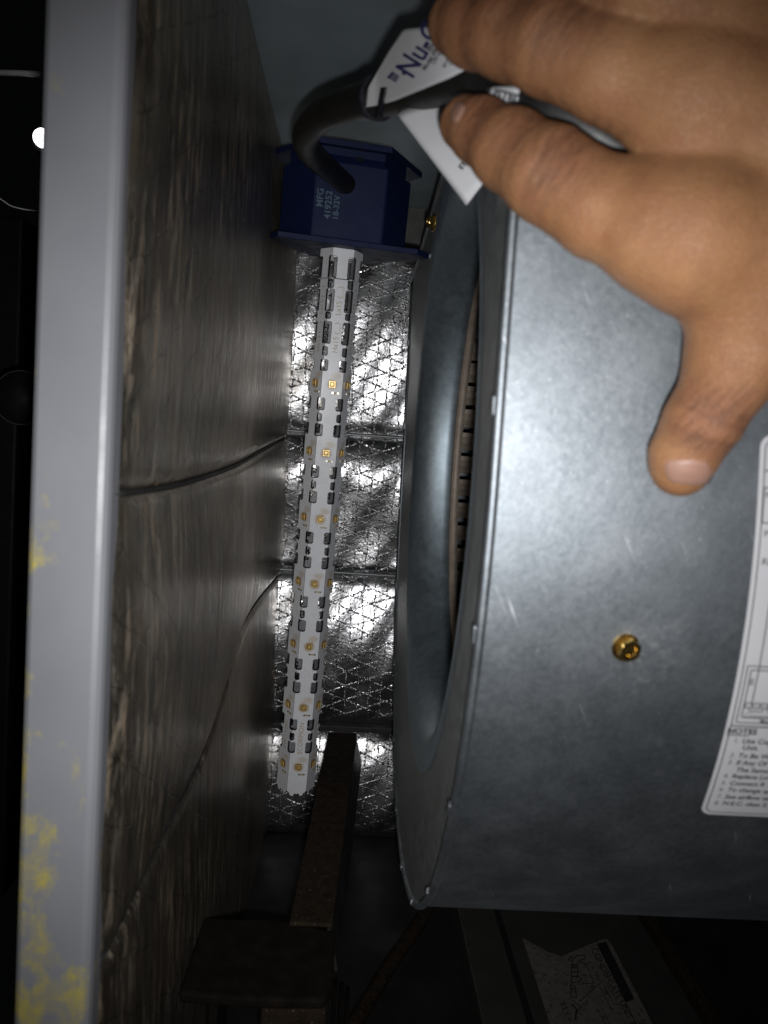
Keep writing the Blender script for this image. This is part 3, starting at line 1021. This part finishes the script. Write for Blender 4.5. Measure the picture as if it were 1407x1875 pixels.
# top plate against the deck
upz = ztop + 0.0085
upp = [(-0.0235, YF - 0.001), (0.0235, YF - 0.001), (0.052, YF + 0.047), (0.046, YF + 0.060), (-0.046, YF + 0.060), (-0.052, YF + 0.047)]
pl2 = plate('mount_plate', upp, upz, upz + 0.0035)
neck = prism('neck', [(a * 0.9, b * 0.9 + 0.001, ztop - 0.002) for a, b in bod], [(a * 0.9, b * 0.9 + 0.001, upz + 0.0002) for a, b in bod], 'blue', lamp)
def disc(name, c, r, nrm_axis, parent, mat='black_hole', n=16):
    v = []
    for k in range(n):
        a = 2 * math.pi * k / n
        if nrm_axis == 'z':
            v.append((c[0] + r * math.cos(a), c[1] + r * math.sin(a), c[2]))
        else:
            v.append((c[0] + r * math.cos(a), c[1] + 0.62 * r * math.sin(a), c[2] + 0.9 * r * math.sin(a)))
    return link(name, v, [tuple(range(n))], mat, parent)
disc('screw_hole', (0.004, YF + 0.0030, upz - 0.00015), 0.0028, 'z', lamp)
disc('screw_hole', (0.004, YF + 0.0040, ztop + 0.0038), 0.0026, 's', lamp)
for (hx, hy) in ((0.028, YF + 0.022), (0.041, YF + 0.016), (0.026, YF + 0.040), (-0.028, YF + 0.022), (-0.041, YF + 0.016)):
    disc('screw_hole', (hx, hy, -0.00065), 0.0024, 'z', lamp)
collar = prism('collar', [(0.0122 * math.cos(t_ * math.pi / 3), 0.0122 * math.sin(t_ * math.pi / 3), -0.006) for t_ in range(6)],
               [(0.0122 * math.cos(t_ * math.pi / 3), 0.0122 * math.sin(t_ * math.pi / 3), -0.0004) for t_ in range(6)], 'pcb', lamp)
bpy.context.view_layer.update()
pp = Print()
for txt, xx, zz in (('MFG ', -0.0186, 0.0205), ('419252', -0.0132, 0.0140), ('18-32V', -0.0080, 0.0140)):
    pp = Print()
    pp.text(txt, xx, zz, 0.0056 if txt != '18-32V' else 0.0050, rot=math.pi / 2, bold=0.00008)
    pp.build('lettering', lambda a_, b_: (a_, YF + 0.00105, b_), 'blue_print', lamp)

# cable: out of the front of the mount, looping forward to the hand
cpts = [(655, 352, 0.522), (640, 343, 0.503), (603, 312, 0.462), (572, 284, 0.415), (560, 250, 0.368), (590, 212, 0.330), (650, 188, 0.303), (710, 177, 0.280), (780, 161, 0.254), (850, 146, 0.233),
        (920, 154, 0.2165), (985, 188, 0.2030), (1075, 240, 0.1980), (1180, 300, 0.1978), (1320, 330, 0.1975)]
cpath = smooth_path([atY(*c) for c in cpts], 10)
cable = tube('cable', cpath, 0.0063, 'cable', None, 20)
reparent(cable, lamp)
tie_c = atY(694, 181, 0.286)
idx = min(range(len(cpath)), key=lambda i: (cpath[i] - tie_c).length)
tdir = (cpath[idx + 1] - cpath[idx - 1]).normalized()
ring = []
u_ = tdir.orthogonal().normalized(); w_ = tdir.cross(u_)
ring = [cpath[idx] + (u_ * math.cos(a) + w_ * math.sin(a)) * 0.0072 for a in np.linspace(0, 2 * math.pi, 29)]
tv, tf = [], []
for i, pnt in enumerate(ring[:-1]):
    rad = (pnt - cpath[idx]).normalized()
    for (o1, o2) in ((-0.0013, -0.0008), (0.0013, -0.0008), (0.0013, 0.0005), (-0.0013, 0.0005)):
        tv.append(pnt + tdir * o1 + rad * o2)
for i in range(28):
    j = (i + 1) % 28
    for k in range(4):
        k2 = (k + 1) % 4
        tf.append((i * 4 + k, i * 4 + k2, j * 4 + k2, j * 4 + k))
tie = fixn(link('cable_tie', tv, tf, 'tie'))
reparent(tie, lamp)

# paper flags on the cable
def tagD1(px, py):
    return 0.2745 - (px - 668) / 217.0 * 0.058 - 0.010 * math.sin(math.pi * min(1, max(0, (px - 690) / 190.0))) - 0.004 * max(0, (175 - py) / 120.0)
def tagD2(px, py):
    return 0.262 - (px - 726) / 164.0 * 0.020 - 0.004 * math.sin((py - 200) / 60.0)
def sheet(name, fnp, Df, nu, nv, mat, th=0.0005):
    f0 = lambda u, v: (lambda q_: atY(q_[0], q_[1], Df(*q_)))(fnp(u, v))
    o = grid(name, f0, nu, nv, mat)
    bm = bmesh.new(); bm.from_mesh(o.data)
    bmesh.ops.recalc_face_normals(bm, faces=bm.faces)
    avg = sum((f_.normal for f_ in bm.faces), Vector())
    if avg.y > 0:
        bmesh.ops.reverse_faces(bm, faces=bm.faces)
    bmesh.ops.solidify(bm, geom=bm.faces, thickness=th)
    bm.to_mesh(o.data); bm.free()
    return o
us = [0, 0.12, 0.28, 0.45, 0.7, 1.0]
Bt = [(668, 196), (687, 193), (716, 186), (766, 166), (822, 143), (890, 108)]
Tt = [(672, 165), (690, 132), (712, 92), (737, 54), (800, 48), (900, 52)]
def lab1(u, v):
    bx_ = np.interp(u, us, [b[0] for b in Bt]); by_ = np.interp(u, us, [b[1] for b in Bt])
    tx_ = np.interp(u, us, [b[0] for b in Tt]); ty_ = np.interp(u, us, [b[1] for b in Tt])
    return bx_ + (tx_ - bx_) * v, by_ + (ty_ - by_) * v
tag1 = reparent(sheet('cable_flag', lab1, tagD1, 30, 16, 'paper'), lamp)
tag1['label'] = 'white paper flag with large navy lettering'
def flag_print(pen, Df, mat, parent, name='lettering'):
    o = pen.build(name, lambda a_, b_: atY(a_, -b_, Df(a_, -b_) - 0.0009), mat)
    return reparent(o, parent)
pn = Print()
ang = math.radians(58)
pn.text('Nu-Calgon', 741, -137, 55, rot=ang, sx=0.85, bold=1.0)
flag_print(pn, tagD1, 'ink_blue', tag1)
pn = Print()
cx_, cy_ = 722, -141
def rot2(a_, b_): return (cx_ + a_ * math.cos(ang) - b_ * math.sin(ang), cy_ + a_ * math.sin(ang) + b_ * math.cos(ang))
for k in range(4):
    pn.fill([rot2(-7 + 3.6 * k, -8), rot2(-4.6 + 3.6 * k, -8), rot2(-4.6 + 3.6 * k, 9 - k), rot2(-7 + 3.6 * k, 9 - k)])
pn.fill([rot2(-8, 6), rot2(7, 4), rot2(7, 8), rot2(-8, 11)])
pn.fill([(740 + 4 * math.cos(a), -134 + 4 * math.sin(a)) for a in np.linspace(0, 2 * math.pi, 12)[:-1]])
flag_print(pn, tagD1, 'ink_blue', tag1, 'logo_mark')
pn = Print()
for txt, a_, b_, sz in (('Bio', 784, 93, 17), ('Model 4900', 776, 128, 11), ('UV-C LED', 793, 116, 11), ('24 V', 812, 124, 9), ('UV', 824, 119, 8)):
    pn.text(txt, a_, -b_, sz, rot=ang, bold=0.25)
flag_print(pn, tagD1, 'ink', tag1, 'small_print')

def strap(u, v):
    a_ = Vector((697, 160)).lerp(Vector((686, 214)), v)
    return a_.x + u * 9.5, a_.y + 4 * math.sin(v * 2.5)
tie2 = reparent(sheet('cable_tie', strap, lambda a_, b_: tagD1(a_, b_) - 0.0016 + 0.004 * max(0, (b_ - 190) / 24.0), 3, 10, 'tie', 0.0009), lamp)
def lab2(u, v):
    # quadrilateral hanging below the cable
    a_ = Vector((724, 204)).lerp(Vector((854, 376)), v)
    b_ = Vector((826, 172)).lerp(Vector((902, 312)), v)
    c_ = a_.lerp(b_, u)
    return c_.x, c_.y
tag2 = reparent(sheet('cable_flag', lab2, tagD2, 8, 12, 'paper'), lamp)
tag2['label'] = 'pointed blank end of white paper flag below the cable'
pn = Print()
pn.text('ETL', 843, -309, 13, rot=math.radians(52), bold=0.5)
pn.text('UV 24', 795, -190, 15, rot=math.radians(25), bold=0.4)
flag_print(pn, tagD2, 'ink', tag2)
def lab3(u, v):
    a_ = Vector((893, 160)).lerp(Vector((898, 182)), v)
    b_ = Vector((952, 158)).lerp(Vector((946, 190)), v)
    c_ = a_.lerp(b_, u)
    return c_.x, c_.y
tagD3 = lambda a_, b_: 0.2040 - (a_ - 893) / 60 * 0.006
tag3 = reparent(sheet('cable_flag', lab3, tagD3, 4, 3, 'paper'), lamp)
pn = Print()
pn.text('LISTED', 894, -168, 21, rot=math.radians(-14), bold=1.0)
flag_print(pn, tagD3, 'ink', tag3)

# ================================================================== LOWER FRAME AND FLOOR ITEMS
# rail running to the back on the left, with its dark open side
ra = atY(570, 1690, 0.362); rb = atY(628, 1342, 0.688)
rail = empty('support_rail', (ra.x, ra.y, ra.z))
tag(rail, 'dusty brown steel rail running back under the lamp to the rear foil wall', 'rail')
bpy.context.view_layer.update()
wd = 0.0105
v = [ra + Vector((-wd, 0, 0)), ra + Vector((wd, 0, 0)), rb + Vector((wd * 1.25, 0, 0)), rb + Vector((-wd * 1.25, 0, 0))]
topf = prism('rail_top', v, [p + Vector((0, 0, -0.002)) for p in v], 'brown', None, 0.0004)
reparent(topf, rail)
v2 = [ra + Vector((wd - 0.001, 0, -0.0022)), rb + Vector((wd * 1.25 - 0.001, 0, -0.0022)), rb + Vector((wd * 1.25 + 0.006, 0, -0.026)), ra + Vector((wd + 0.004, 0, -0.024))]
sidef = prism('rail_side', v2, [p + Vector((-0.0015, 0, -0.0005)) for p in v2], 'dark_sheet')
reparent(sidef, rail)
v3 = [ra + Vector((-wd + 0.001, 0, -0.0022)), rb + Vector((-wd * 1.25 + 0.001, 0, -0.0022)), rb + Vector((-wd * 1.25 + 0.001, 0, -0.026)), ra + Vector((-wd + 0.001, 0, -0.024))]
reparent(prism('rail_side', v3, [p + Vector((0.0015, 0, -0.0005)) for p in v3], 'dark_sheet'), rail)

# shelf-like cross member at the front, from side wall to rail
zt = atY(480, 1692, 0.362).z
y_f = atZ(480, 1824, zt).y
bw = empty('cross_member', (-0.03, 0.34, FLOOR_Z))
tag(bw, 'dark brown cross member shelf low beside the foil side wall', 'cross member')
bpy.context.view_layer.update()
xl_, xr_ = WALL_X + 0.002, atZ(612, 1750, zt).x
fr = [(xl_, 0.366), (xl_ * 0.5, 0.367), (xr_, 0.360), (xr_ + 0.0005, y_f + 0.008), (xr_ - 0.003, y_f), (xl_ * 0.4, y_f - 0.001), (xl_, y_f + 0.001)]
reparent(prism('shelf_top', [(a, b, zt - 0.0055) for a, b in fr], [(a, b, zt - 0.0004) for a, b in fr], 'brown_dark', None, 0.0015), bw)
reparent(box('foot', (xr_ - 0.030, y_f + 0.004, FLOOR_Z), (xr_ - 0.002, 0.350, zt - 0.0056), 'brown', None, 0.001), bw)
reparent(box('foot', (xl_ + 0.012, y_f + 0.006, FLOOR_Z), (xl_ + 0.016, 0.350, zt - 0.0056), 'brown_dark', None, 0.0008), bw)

# hose lying diagonally on the floor
zf = FLOOR_Z + 0.012
hp = [atZ(790, 1655, zf), atZ(762, 1700, zf), atZ(716, 1765, zf), atZ(672, 1838, zf), atZ(640, 1890, zf)]
hose = tube('drain_hose', smooth_path(hp, 8), 0.0052, 'brown', None, 12)
tag(hose, 'thin dark hose slanting across the cabinet floor below the blower', 'hose')
hc = atZ(625, 1868, FLOOR_Z + 0.02)
fit = empty('hose_fitting', (hc.x, hc.y, FLOOR_Z))
tag(fit, 'round ribbed black fitting at the lower end of the dark hose', 'fitting')
bpy.context.view_layer.update()
for k in range(3):
    cv = [(0.0, 0.0)]
    ringp = []
    o = lathe('rib', [(0.004 * k, 0.006), (0.004 * k, 0.017 - 0.002 * k), (0.004 * k + 0.0026, 0.017 - 0.002 * k), (0.004 * k + 0.0026, 0.006)], (hc.x - 0.006, hc.y + 0.01, FLOOR_Z + 0.018), 'brown_dark', None, 40)
    reparent(o, fit)

# pale floor rails, sheet between them, torn instruction sticker
zr = FLOOR_Z + 0.028
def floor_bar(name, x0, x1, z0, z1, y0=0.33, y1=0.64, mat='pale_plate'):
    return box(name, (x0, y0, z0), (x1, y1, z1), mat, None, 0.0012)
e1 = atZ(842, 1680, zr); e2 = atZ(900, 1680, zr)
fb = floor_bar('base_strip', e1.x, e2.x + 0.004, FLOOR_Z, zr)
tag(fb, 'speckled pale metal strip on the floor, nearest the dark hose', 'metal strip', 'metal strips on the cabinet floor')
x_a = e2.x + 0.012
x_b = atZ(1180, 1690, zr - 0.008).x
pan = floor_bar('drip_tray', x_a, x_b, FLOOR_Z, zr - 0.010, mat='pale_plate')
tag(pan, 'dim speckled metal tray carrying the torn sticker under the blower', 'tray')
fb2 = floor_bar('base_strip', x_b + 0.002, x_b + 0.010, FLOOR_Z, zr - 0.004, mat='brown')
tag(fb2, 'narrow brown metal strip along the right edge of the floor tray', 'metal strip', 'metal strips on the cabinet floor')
zs = zr - 0.0094
def onz(px, py): return atZ(px, py, zs)
poly = [(957, 1718), (1004, 1744), (1028, 1752), (1100, 1722), (1112, 1720), (1120, 1730), (1200, 1885), (1010, 1885)]
bottom = [onz(*p) for p in poly]
stick = prism('torn_sticker', [p + Vector((0, 0, 0.0004)) for p in bottom], bottom, None and '' or 'vinyl')
g = G('grimy_paper')
n = g.noise(120, 6, 0.7)
sp = g.ramp(g.noise(300, 4, 0.7), 0.55, 0.66)
c = g.mix(g.ramp(n, 0.35, 0.65), (0.09, 0.082, 0.072), (0.13, 0.12, 0.11))
MAT['grimy'] = g.out(g.mix(sp, c, (0.03, 0.024, 0.018)), 0.0, 0.6, bump=n, strength=0.15, dist=0.0005)
stick.data.materials.clear(); stick.data.materials.append(MAT['grimy'])
tag(stick, 'torn grimy instruction sticker with black bar and small diagrams', 'sticker')
zp = zs + 0.0006
pn = Print()
pn.fill([(1093, -1728), (1110, -1724), (1162, -1829), (1146, -1836)])
a_s = math.radians(-62)
pn.text('CONDENSATE UNIT ASSY-POSITION ITEM', 1086, -1736, 16, rot=a_s)
pn.text('INSTALL AS', 1176, -1866, 12, rot=a_s)
pn.line(1176, -1828, 1206, -1888, 1.4)
pn.line(1146, -1836, 1172, -1888, 1.4)
for i, (a_, b_) in enumerate(((1098, 1806), (1106, 1803), (1112, 1800), (1094, 1846), (1101, 1844))):
    pn.text('use clamp here', a_, -b_, 7, rot=a_s)
# small pipe drawings and pointer lines
def pipe(pts, w=1.5):
    for p0, p1 in zip(pts[:-1], pts[1:]):
        pn.line(p0[0], -p0[1], p1[0], -p1[1], w, 2)
pipe([(1072, 1748), (1057, 1750), (1048, 1758), (1046, 1788), (1058, 1788), (1058, 1764), (1064, 1757), (1072, 1756), (1072, 1748)])
pipe([(1047, 1766), (1058, 1766)]); pipe([(1047, 1772), (1058, 1772)]); pipe([(1047, 1780), (1058, 1780)])
pipe([(1048, 1789), (1046, 1800), (1060, 1798), (1066, 1792), (1058, 1786)])
pipe([(1045, 1803), (1054, 1806), (1056, 1826), (1046, 1826), (1045, 1803)]); pipe([(1046, 1811), (1055, 1811)]); pipe([(1046, 1816), (1055, 1816)])
pipe([(1048, 1830), (1056, 1838), (1065, 1844), (1058, 1850), (1048, 1838)]); pipe([(1056, 1848), (1054, 1868)], 3)
pipe([(1062, 1761), (1072, 1765), (1080, 1779)]); pipe([(1080, 1781), (1088, 1800), (1058, 1802)]); pipe([(1104, 1796), (1061, 1834)])
pn.text('REV', 1028, -1836, 16, rot=a_s)
lt = pn.build('lettering', lambda a_, b_: atZ(a_, -b_, zp), 'ink')
reparent(lt, stick)

# ================================================================== OUTSIDE THE CABINET, LEFT OF THE LIP
b0 = atY(79, 253, 0.80)
bulb = empty('work_lamp', (b0.x, b0.y, b0.z))
tag(bulb, 'small bright round lamp half hidden behind the grey cabinet lip', 'lamp')
bpy.context.view_layer.update()
bm = bmesh.new()
bmesh.ops.create_uvsphere(bm, u_segments=24, v_segments=16, radius=0.0092)
me = bpy.data.meshes.new('bulb'); bm.to_mesh(me); bm.free()
me.materials.append(MAT['glow'])
me.polygons.foreach_set('use_smooth', [True] * len(me.polygons))
bo_ = bpy.data.objects.new('bulb', me); COL.objects.link(bo_); bo_.parent = bulb
sk = tube('lamp_socket', [(b0.x, b0.y + 0.006, b0.z), (b0.x - 0.002, b0.y + 0.02, b0.z), (b0.x - 0.004, b0.y + 0.05, b0.z + 0.002)], [0.0125, 0.014, 0.010], 'dark_sheet', None, 20)
reparent(sk, bulb)
rod = tube('steel_rod', [atY(-60, 131, 0.70), atY(40, 134, 0.70), atY(110, 138, 0.70)], 0.0024, 'glint_white', None, 12)
tag(rod, 'thin bright steel rod above the small round lamp', 'rod')
wire = tube('thin_wire', smooth_path([atY(-40, 330, 0.62), atY(5, 367, 0.62), atY(30, 380, 0.62), atY(75, 386, 0.62), atY(120, 378, 0.62)], 8), 0.00045, 'glint_white', None, 8)
tag(wire, 'thin curved wire below the small round lamp, left of the lip', 'wire')
pc = atY(38, 728, 0.66)
pipe_o = empty('round_duct', (pc.x, pc.y, pc.z))
tag(pipe_o, 'dark round duct end outlined against the black, left of the lip', 'duct')
bpy.context.view_layer.update()
def ring_obj(name, c, r, rr_, mat):
    return tube(name, [(c.x + r * math.cos(a), c.y, c.z + r * math.sin(a)) for a in np.linspace(0, 2 * math.pi, 49)], rr_, mat, None, 8, False)
reparent(ring_obj('rim', pc, 0.0225, 0.0005, 'dark_trim'), pipe_o)
dk = tube('duct_body', [(pc.x, pc.y + 0.002, pc.z), (pc.x - 0.02, pc.y + 0.14, pc.z)], 0.0223, 'floor', None, 36)
reparent(dk, pipe_o)
pcyl = atY(20, 420, 0.95)
post = box('dark_cupboard', (pcyl.x - 0.18, 0.98, -0.60), (atY(60, 420, 0.98).x - 0.012, 1.25, atY(30, 395, 0.98).z), 'floor', None, 0.004)
tag(post, 'dark cupboard in the shadow beyond the cabinet at far left', 'cupboard')

# ================================================================== HAND
def V3(px, py, Y):
    return np.array(atY(px, py, Y), dtype=np.float32)
def seg(px, py, Y, rpx, sc=0.985):
    return (V3(px, py, Y), rpx * Y / FPX * sc)
middle = [seg(842, 46, 0.2050, 54), seg(872, 55, 0.2000, 63), seg(935, 63, 0.1915, 75), seg(1010, 82, 0.1835, 84), seg(1120, 126, 0.1765, 88), seg(1275, 190, 0.172, 110)]
index = [seg(856, 226, 0.2070, 50), seg(884, 240, 0.2020, 58), seg(935, 274, 0.1935, 71), seg(1005, 319, 0.1850, 82), seg(1105, 384, 0.1785, 85), seg(1190, 414, 0.1745, 98), seg(1265, 436, 0.172, 112)]
ringf = [seg(960, -150, 0.186, 80), seg(1060, -100, 0.178, 92), seg(1180, -35, 0.171, 90), seg(1320, 30, 0.171, 106)]
little = [seg(1120, -260, 0.185, 75), seg(1230, -210, 0.178, 82), seg(1400, -110, 0.172, 100)]
thumb = [seg(1247, 856, 0.1925, 53), seg(1256, 832, 0.1905, 60), seg(1286, 775, 0.187, 69), seg(1345, 672, 0.182, 79), seg(1420, 560, 0.178, 105), seg(1560, 440, 0.172, 150)]
palm_bones = [
    [seg(1265, 436, 0.174, 108), seg(1370, 586, 0.181, 74), seg(1450, 560, 0.179, 105)],
    [seg(1265, 436, 0.172, 110), seg(1480, 420, 0.174, 128), seg(1800, 420, 0.178, 165)],
    [seg(1275, 190, 0.172, 108), seg(1500, 260, 0.172, 128), seg(1800, 330, 0.175, 170)],
    [seg(1320, 30, 0.173, 106), seg(1520, 110, 0.173, 126), seg(1800, 240, 0.175, 170)],
    [seg(1400, -110, 0.175, 100), seg(1560, 0, 0.175, 140), seg(1800, 170, 0.177, 160)],
    [seg(1560, 440, 0.174, 150), seg(1800, 400, 0.178, 180)],
    [seg(1800, 330, 0.178, 235), seg(2300, 380, 0.185, 230), seg(2900, 420, 0.20, 260)],
]
VX = 0.0010
lo = np.array([0.000, 0.120, -0.025]); hi = np.array([0.245, 0.226, 0.160])
nx, ny, nz = [int(math.ceil(k)) for k in (hi - lo) / VX]
gx = (lo[0] + VX * np.arange(nx)).astype(np.float32)
gy = (lo[1] + VX * np.arange(ny)).astype(np.float32)
gz = (lo[2] + VX * np.arange(nz)).astype(np.float32)

def cone(P, a, ra, b, rb):
    """rounded cone distance (approximate) at points P (x, y, z arrays)"""
    ba = b - a
    L2 = float(ba @ ba) + 1e-12
    px, py, pz = P[0] - a[0], P[1] - a[1], P[2] - a[2]
    t = np.clip((px * ba[0] + py * ba[1] + pz * ba[2]) / L2, 0, 1)
    dx, dy, dz = px - t * ba[0], py - t * ba[1], pz - t * ba[2]
    ts = t * t * (3 - 2 * t) * 0.35 + t * 0.65
    return np.sqrt(dx * dx + dy * dy + dz * dz) - (ra + (rb - ra) * ts)
def smin(a, b, k):
    h = np.maximum(k - np.abs(a - b), 0) / k
    return np.minimum(a, b) - h * h * k * 0.25
def chain(P, c, k):
    out = None
    for (a, ra_), (b, rb_) in zip(c[:-1], c[1:]):
        q = cone(P, a, ra_, b, rb_)
        out = q if out is None else smin(out, q, k)
    return out
def crease(P, c, i, f, amp, w, off):
    """groove across a finger: between joints i and i+1 at fraction f, on the viewer's side"""
    a, b = c[i][0], c[i + 1][0]
    ctr = a + (b - a) * f
    ax = (b - a) / np.linalg.norm(b - a)
    r = c[i][1] * (1 - f) + c[i + 1][1] * f
    px, py, pz = P[0] - ctr[0], P[1] - ctr[1], P[2] - ctr[2]
    s = px * ax[0] + py * ax[1] + pz * ax[2]
    lat2 = px * px + py * py + pz * pz - s * s
    s = s + off * (lat2 / (r * r) - 0.5) * 0.002
    near = np.clip((-(py) / r) * 1.2 + 0.25, 0, 1) * (lat2 < (r * 1.5) ** 2)
    return amp * np.exp(-(s / w) ** 2) * near
FOLD = None
def hand_sdf(P):
    fing = [chain(P, index, 0.002), chain(P, middle, 0.002), chain(P, ringf, 0.002), chain(P, little, 0.002)]
    th = chain(P, thumb, 0.003)
    pal = None
    for c in palm_bones:
        q = chain(P, c, 0.004)
        pal = q if pal is None else smin(pal, q, 0.010)
    out = pal
    for q in fing:
        out = np.minimum(out, smin(pal, q, 0.006))
    out = smin(out, th, 0.010)
    cr = 0
    for (i, f, amp, w, off) in ((1, 0.75, 0.0004, 0.0012, 1), (2, 0.55, 0.0005, 0.0010, 2.2), (2, 0.74, 0.0008, 0.0009, 2.0), (2, 0.90, 0.0006, 0.0008, 1.0), (3, 0.02, 0.0009, 0.0009, -1.2), (3, 0.12, 0.0006, 0.0008, -1.8), (3, 0.24, 0.0005, 0.0009, -2.4)):
        cr = cr + crease(P, index, i, f, amp, w, off)
        if i > 1:
            cr = cr + crease(P, middle, i, f + 0.03, amp, w, off)
    for (i, f, amp, w, off) in ((1, 0.75, 0.0007, 0.0010, 1), (1, 0.98, 0.0010, 0.0010, 1), (2, 0.14, 0.0009, 0.0009, -1), (2, 0.30, 0.0006, 0.0009, -1), (1, 0.55, 0.0004, 0.0008, 1)):
        cr = cr + crease(P, thumb, i, f, amp, w, off)
    if FOLD is not None:
        FOLD.append(cr)
    out = out + cr * 0.28
    # soft lumps: tendons and veins on the back of the hand
    nn = 0.0005 * np.sin(P[0] * 150 + P[2] * 80) * np.sin(P[2] * 120 - P[1] * 60)
    return out + nn
vals = np.empty((nx, ny, nz), dtype=np.float32)
for i0 in range(0, nx, 40):
    X_, Y_, Z_ = np.meshgrid(gx[i0:i0 + 40], gy, gz, indexing='ij')
    vals[i0:i0 + 40] = hand_sdf((X_, Y_, Z_))
vals[-1] = 0.01

def surface_nets(F, org, h):
    S = F < 0
    nx, ny, nz = F.shape
    cnt = np.zeros((nx - 1, ny - 1, nz - 1), np.int8)
    for a in (0, 1):
        for b in (0, 1):
            for c in (0, 1):
                cnt += S[a:nx - 1 + a, b:ny - 1 + b, c:nz - 1 + c]
    act = (cnt > 0) & (cnt < 8)
    ids = -np.ones(act.shape, np.int64)
    ci = np.argwhere(act)
    ids[act] = np.arange(len(ci))
    acc = np.zeros((len(ci), 3)); num = np.zeros(len(ci))
    corners = [(a, b, c) for a in (0, 1) for b in (0, 1) for c in (0, 1)]
    for p in range(8):
        for ax in range(3):
            if corners[p][ax] == 0:
                q = list(corners[p]); q[ax] = 1
                A = F[ci[:, 0] + corners[p][0], ci[:, 1] + corners[p][1], ci[:, 2] + corners[p][2]]
                B = F[ci[:, 0] + q[0], ci[:, 1] + q[1], ci[:, 2] + q[2]]
                m = (A < 0) != (B < 0)
                t = np.where(m, A / np.where(m, A - B, 1), 0)
                pos = np.tile(np.array(corners[p], float), (len(ci), 1))
                pos[:, ax] += t
                acc[m] += pos[m]; num[m] += 1
    vert = org + (ci + acc / num[:, None]) * h
    faces = []
    for ax in range(3):
        sl0 = [slice(None)] * 3; sl1 = [slice(None)] * 3
        sl0[ax] = slice(0, -1); sl1[ax] = slice(1, None)
        ch = S[tuple(sl0)] != S[tuple(sl1)]
        e = np.argwhere(ch)
        b, c = [(1, 2), (2, 0), (0, 1)][ax]
        ok = (e[:, b] > 0) & (e[:, c] > 0) & (e[:, b] < F.shape[b] - 1) & (e[:, c] < F.shape[c] - 1)
        e = e[ok]
        def cell(db, dc):
            k = e.copy(); k[:, b] -= db; k[:, c] -= dc
            return ids[k[:, 0], k[:, 1], k[:, 2]]
        quad = np.stack([cell(1, 1), cell(0, 1), cell(0, 0), cell(1, 0)], 1)
        inside = S[e[:, 0], e[:, 1], e[:, 2]]
        quad[~inside] = quad[~inside][:, ::-1]
        faces.append(quad)
    return vert, np.concatenate(faces)
hv, hf = surface_nets(vals, lo, VX)
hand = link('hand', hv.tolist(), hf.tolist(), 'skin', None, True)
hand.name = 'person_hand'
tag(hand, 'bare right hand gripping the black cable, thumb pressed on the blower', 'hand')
# reddish skin over the knuckles and finger ends
fl = np.zeros(len(hv), np.float32)
for (c, i, s, rad) in ((index, 2, 0.55, 0.011), (index, 3, 0.75, 0.011), (index, 0, 0.5, 0.012), (middle, 3, 0.6, 0.011), (middle, 0, 0.5, 0.013), (thumb, 2, 0.75, 0.011), (index, 1, 0.7, 0.013), (middle, 1, 0.7, 0.014), (middle, 2, 0.6, 0.012), (thumb, 3, 0.25, 0.013), (index, 5, 0.22, 0.015), (middle, 5, 0.15, 0.014)):
    dd = np.linalg.norm(hv - c[i][0] - np.array([0, -c[i][1], 0]), axis=1)
    fl = np.maximum(fl, s * np.exp(-(dd / rad) ** 2))
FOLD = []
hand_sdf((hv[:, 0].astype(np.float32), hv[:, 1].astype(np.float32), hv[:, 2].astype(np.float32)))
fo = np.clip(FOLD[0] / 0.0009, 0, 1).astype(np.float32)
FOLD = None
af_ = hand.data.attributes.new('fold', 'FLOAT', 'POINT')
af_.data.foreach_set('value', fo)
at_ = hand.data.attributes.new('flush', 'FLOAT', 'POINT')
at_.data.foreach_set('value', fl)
def trace(px, py):
    r = np.array(ray(px, py).normalized(), dtype=np.float64)
    t = 0.13
    for _ in range(160):
        p = r * t
        dd = float(hand_sdf((np.array([p[0]]), np.array([p[1]]), np.array([p[2]])))[0])
        if dd < 2e-5: break
        t += max(dd * 0.6, 1e-5)
        if t > 0.24: return None
    e = 4e-4
    n = []
    for k in range(3):
        o = np.zeros(3); o[k] = e
        n.append(float(hand_sdf(tuple(np.array([v_]) for v_ in p + o))[0] - hand_sdf(tuple(np.array([v_]) for v_ in p - o))[0]))
    n = np.array(n); n /= np.linalg.norm(n) + 1e-12
    return p, n
def nail(c, ax_l, ax_w, nl, nw):
    """a nail plate laid on the finger: c centre pixel, axes in pixels"""
    v, f, ok = [], [], True
    for j in range(nl + 1):
        for i in range(nw + 1):
            a = (i / nw * 2 - 1); b = (j / nl * 2 - 1)
            # squircle
            k = math.sqrt(max(1e-6, 1 - 0.32 * b * b)) ; m = math.sqrt(max(1e-6, 1 - 0.32 * a * a))
            aa, bb = a * k, b * m
            h_ = trace(c[0] + ax_l[0] * bb + ax_w[0] * aa, c[1] + ax_l[1] * bb + ax_w[1] * aa)
            sh_ = 1.0
            while h_ is None and sh_ > 0.2:
                sh_ -= 0.04
                h_ = trace(c[0] + (ax_l[0] * bb + ax_w[0] * aa) * sh_, c[1] + (ax_l[1] * bb + ax_w[1] * aa) * sh_)
            if h_ is None:
                return None
            p, n = h_
            rim_ = max(abs(a), abs(b))
            v.append(p + n * (0.00030 if rim_ < 0.99 else -0.0002))
    for j in range(nl):
        for i in range(nw):
            q = j * (nw + 1) + i
            f.append((q, q + 1, q + nw + 2, q + nw + 1))
    o = link('fingernail', v, f, 'nail', hand, True)
    return o
nail((1262, 865), (5, 25), (46, 2), 10, 14)
nail((838, 204), (-9, -8), (-9, 18), 6, 8)
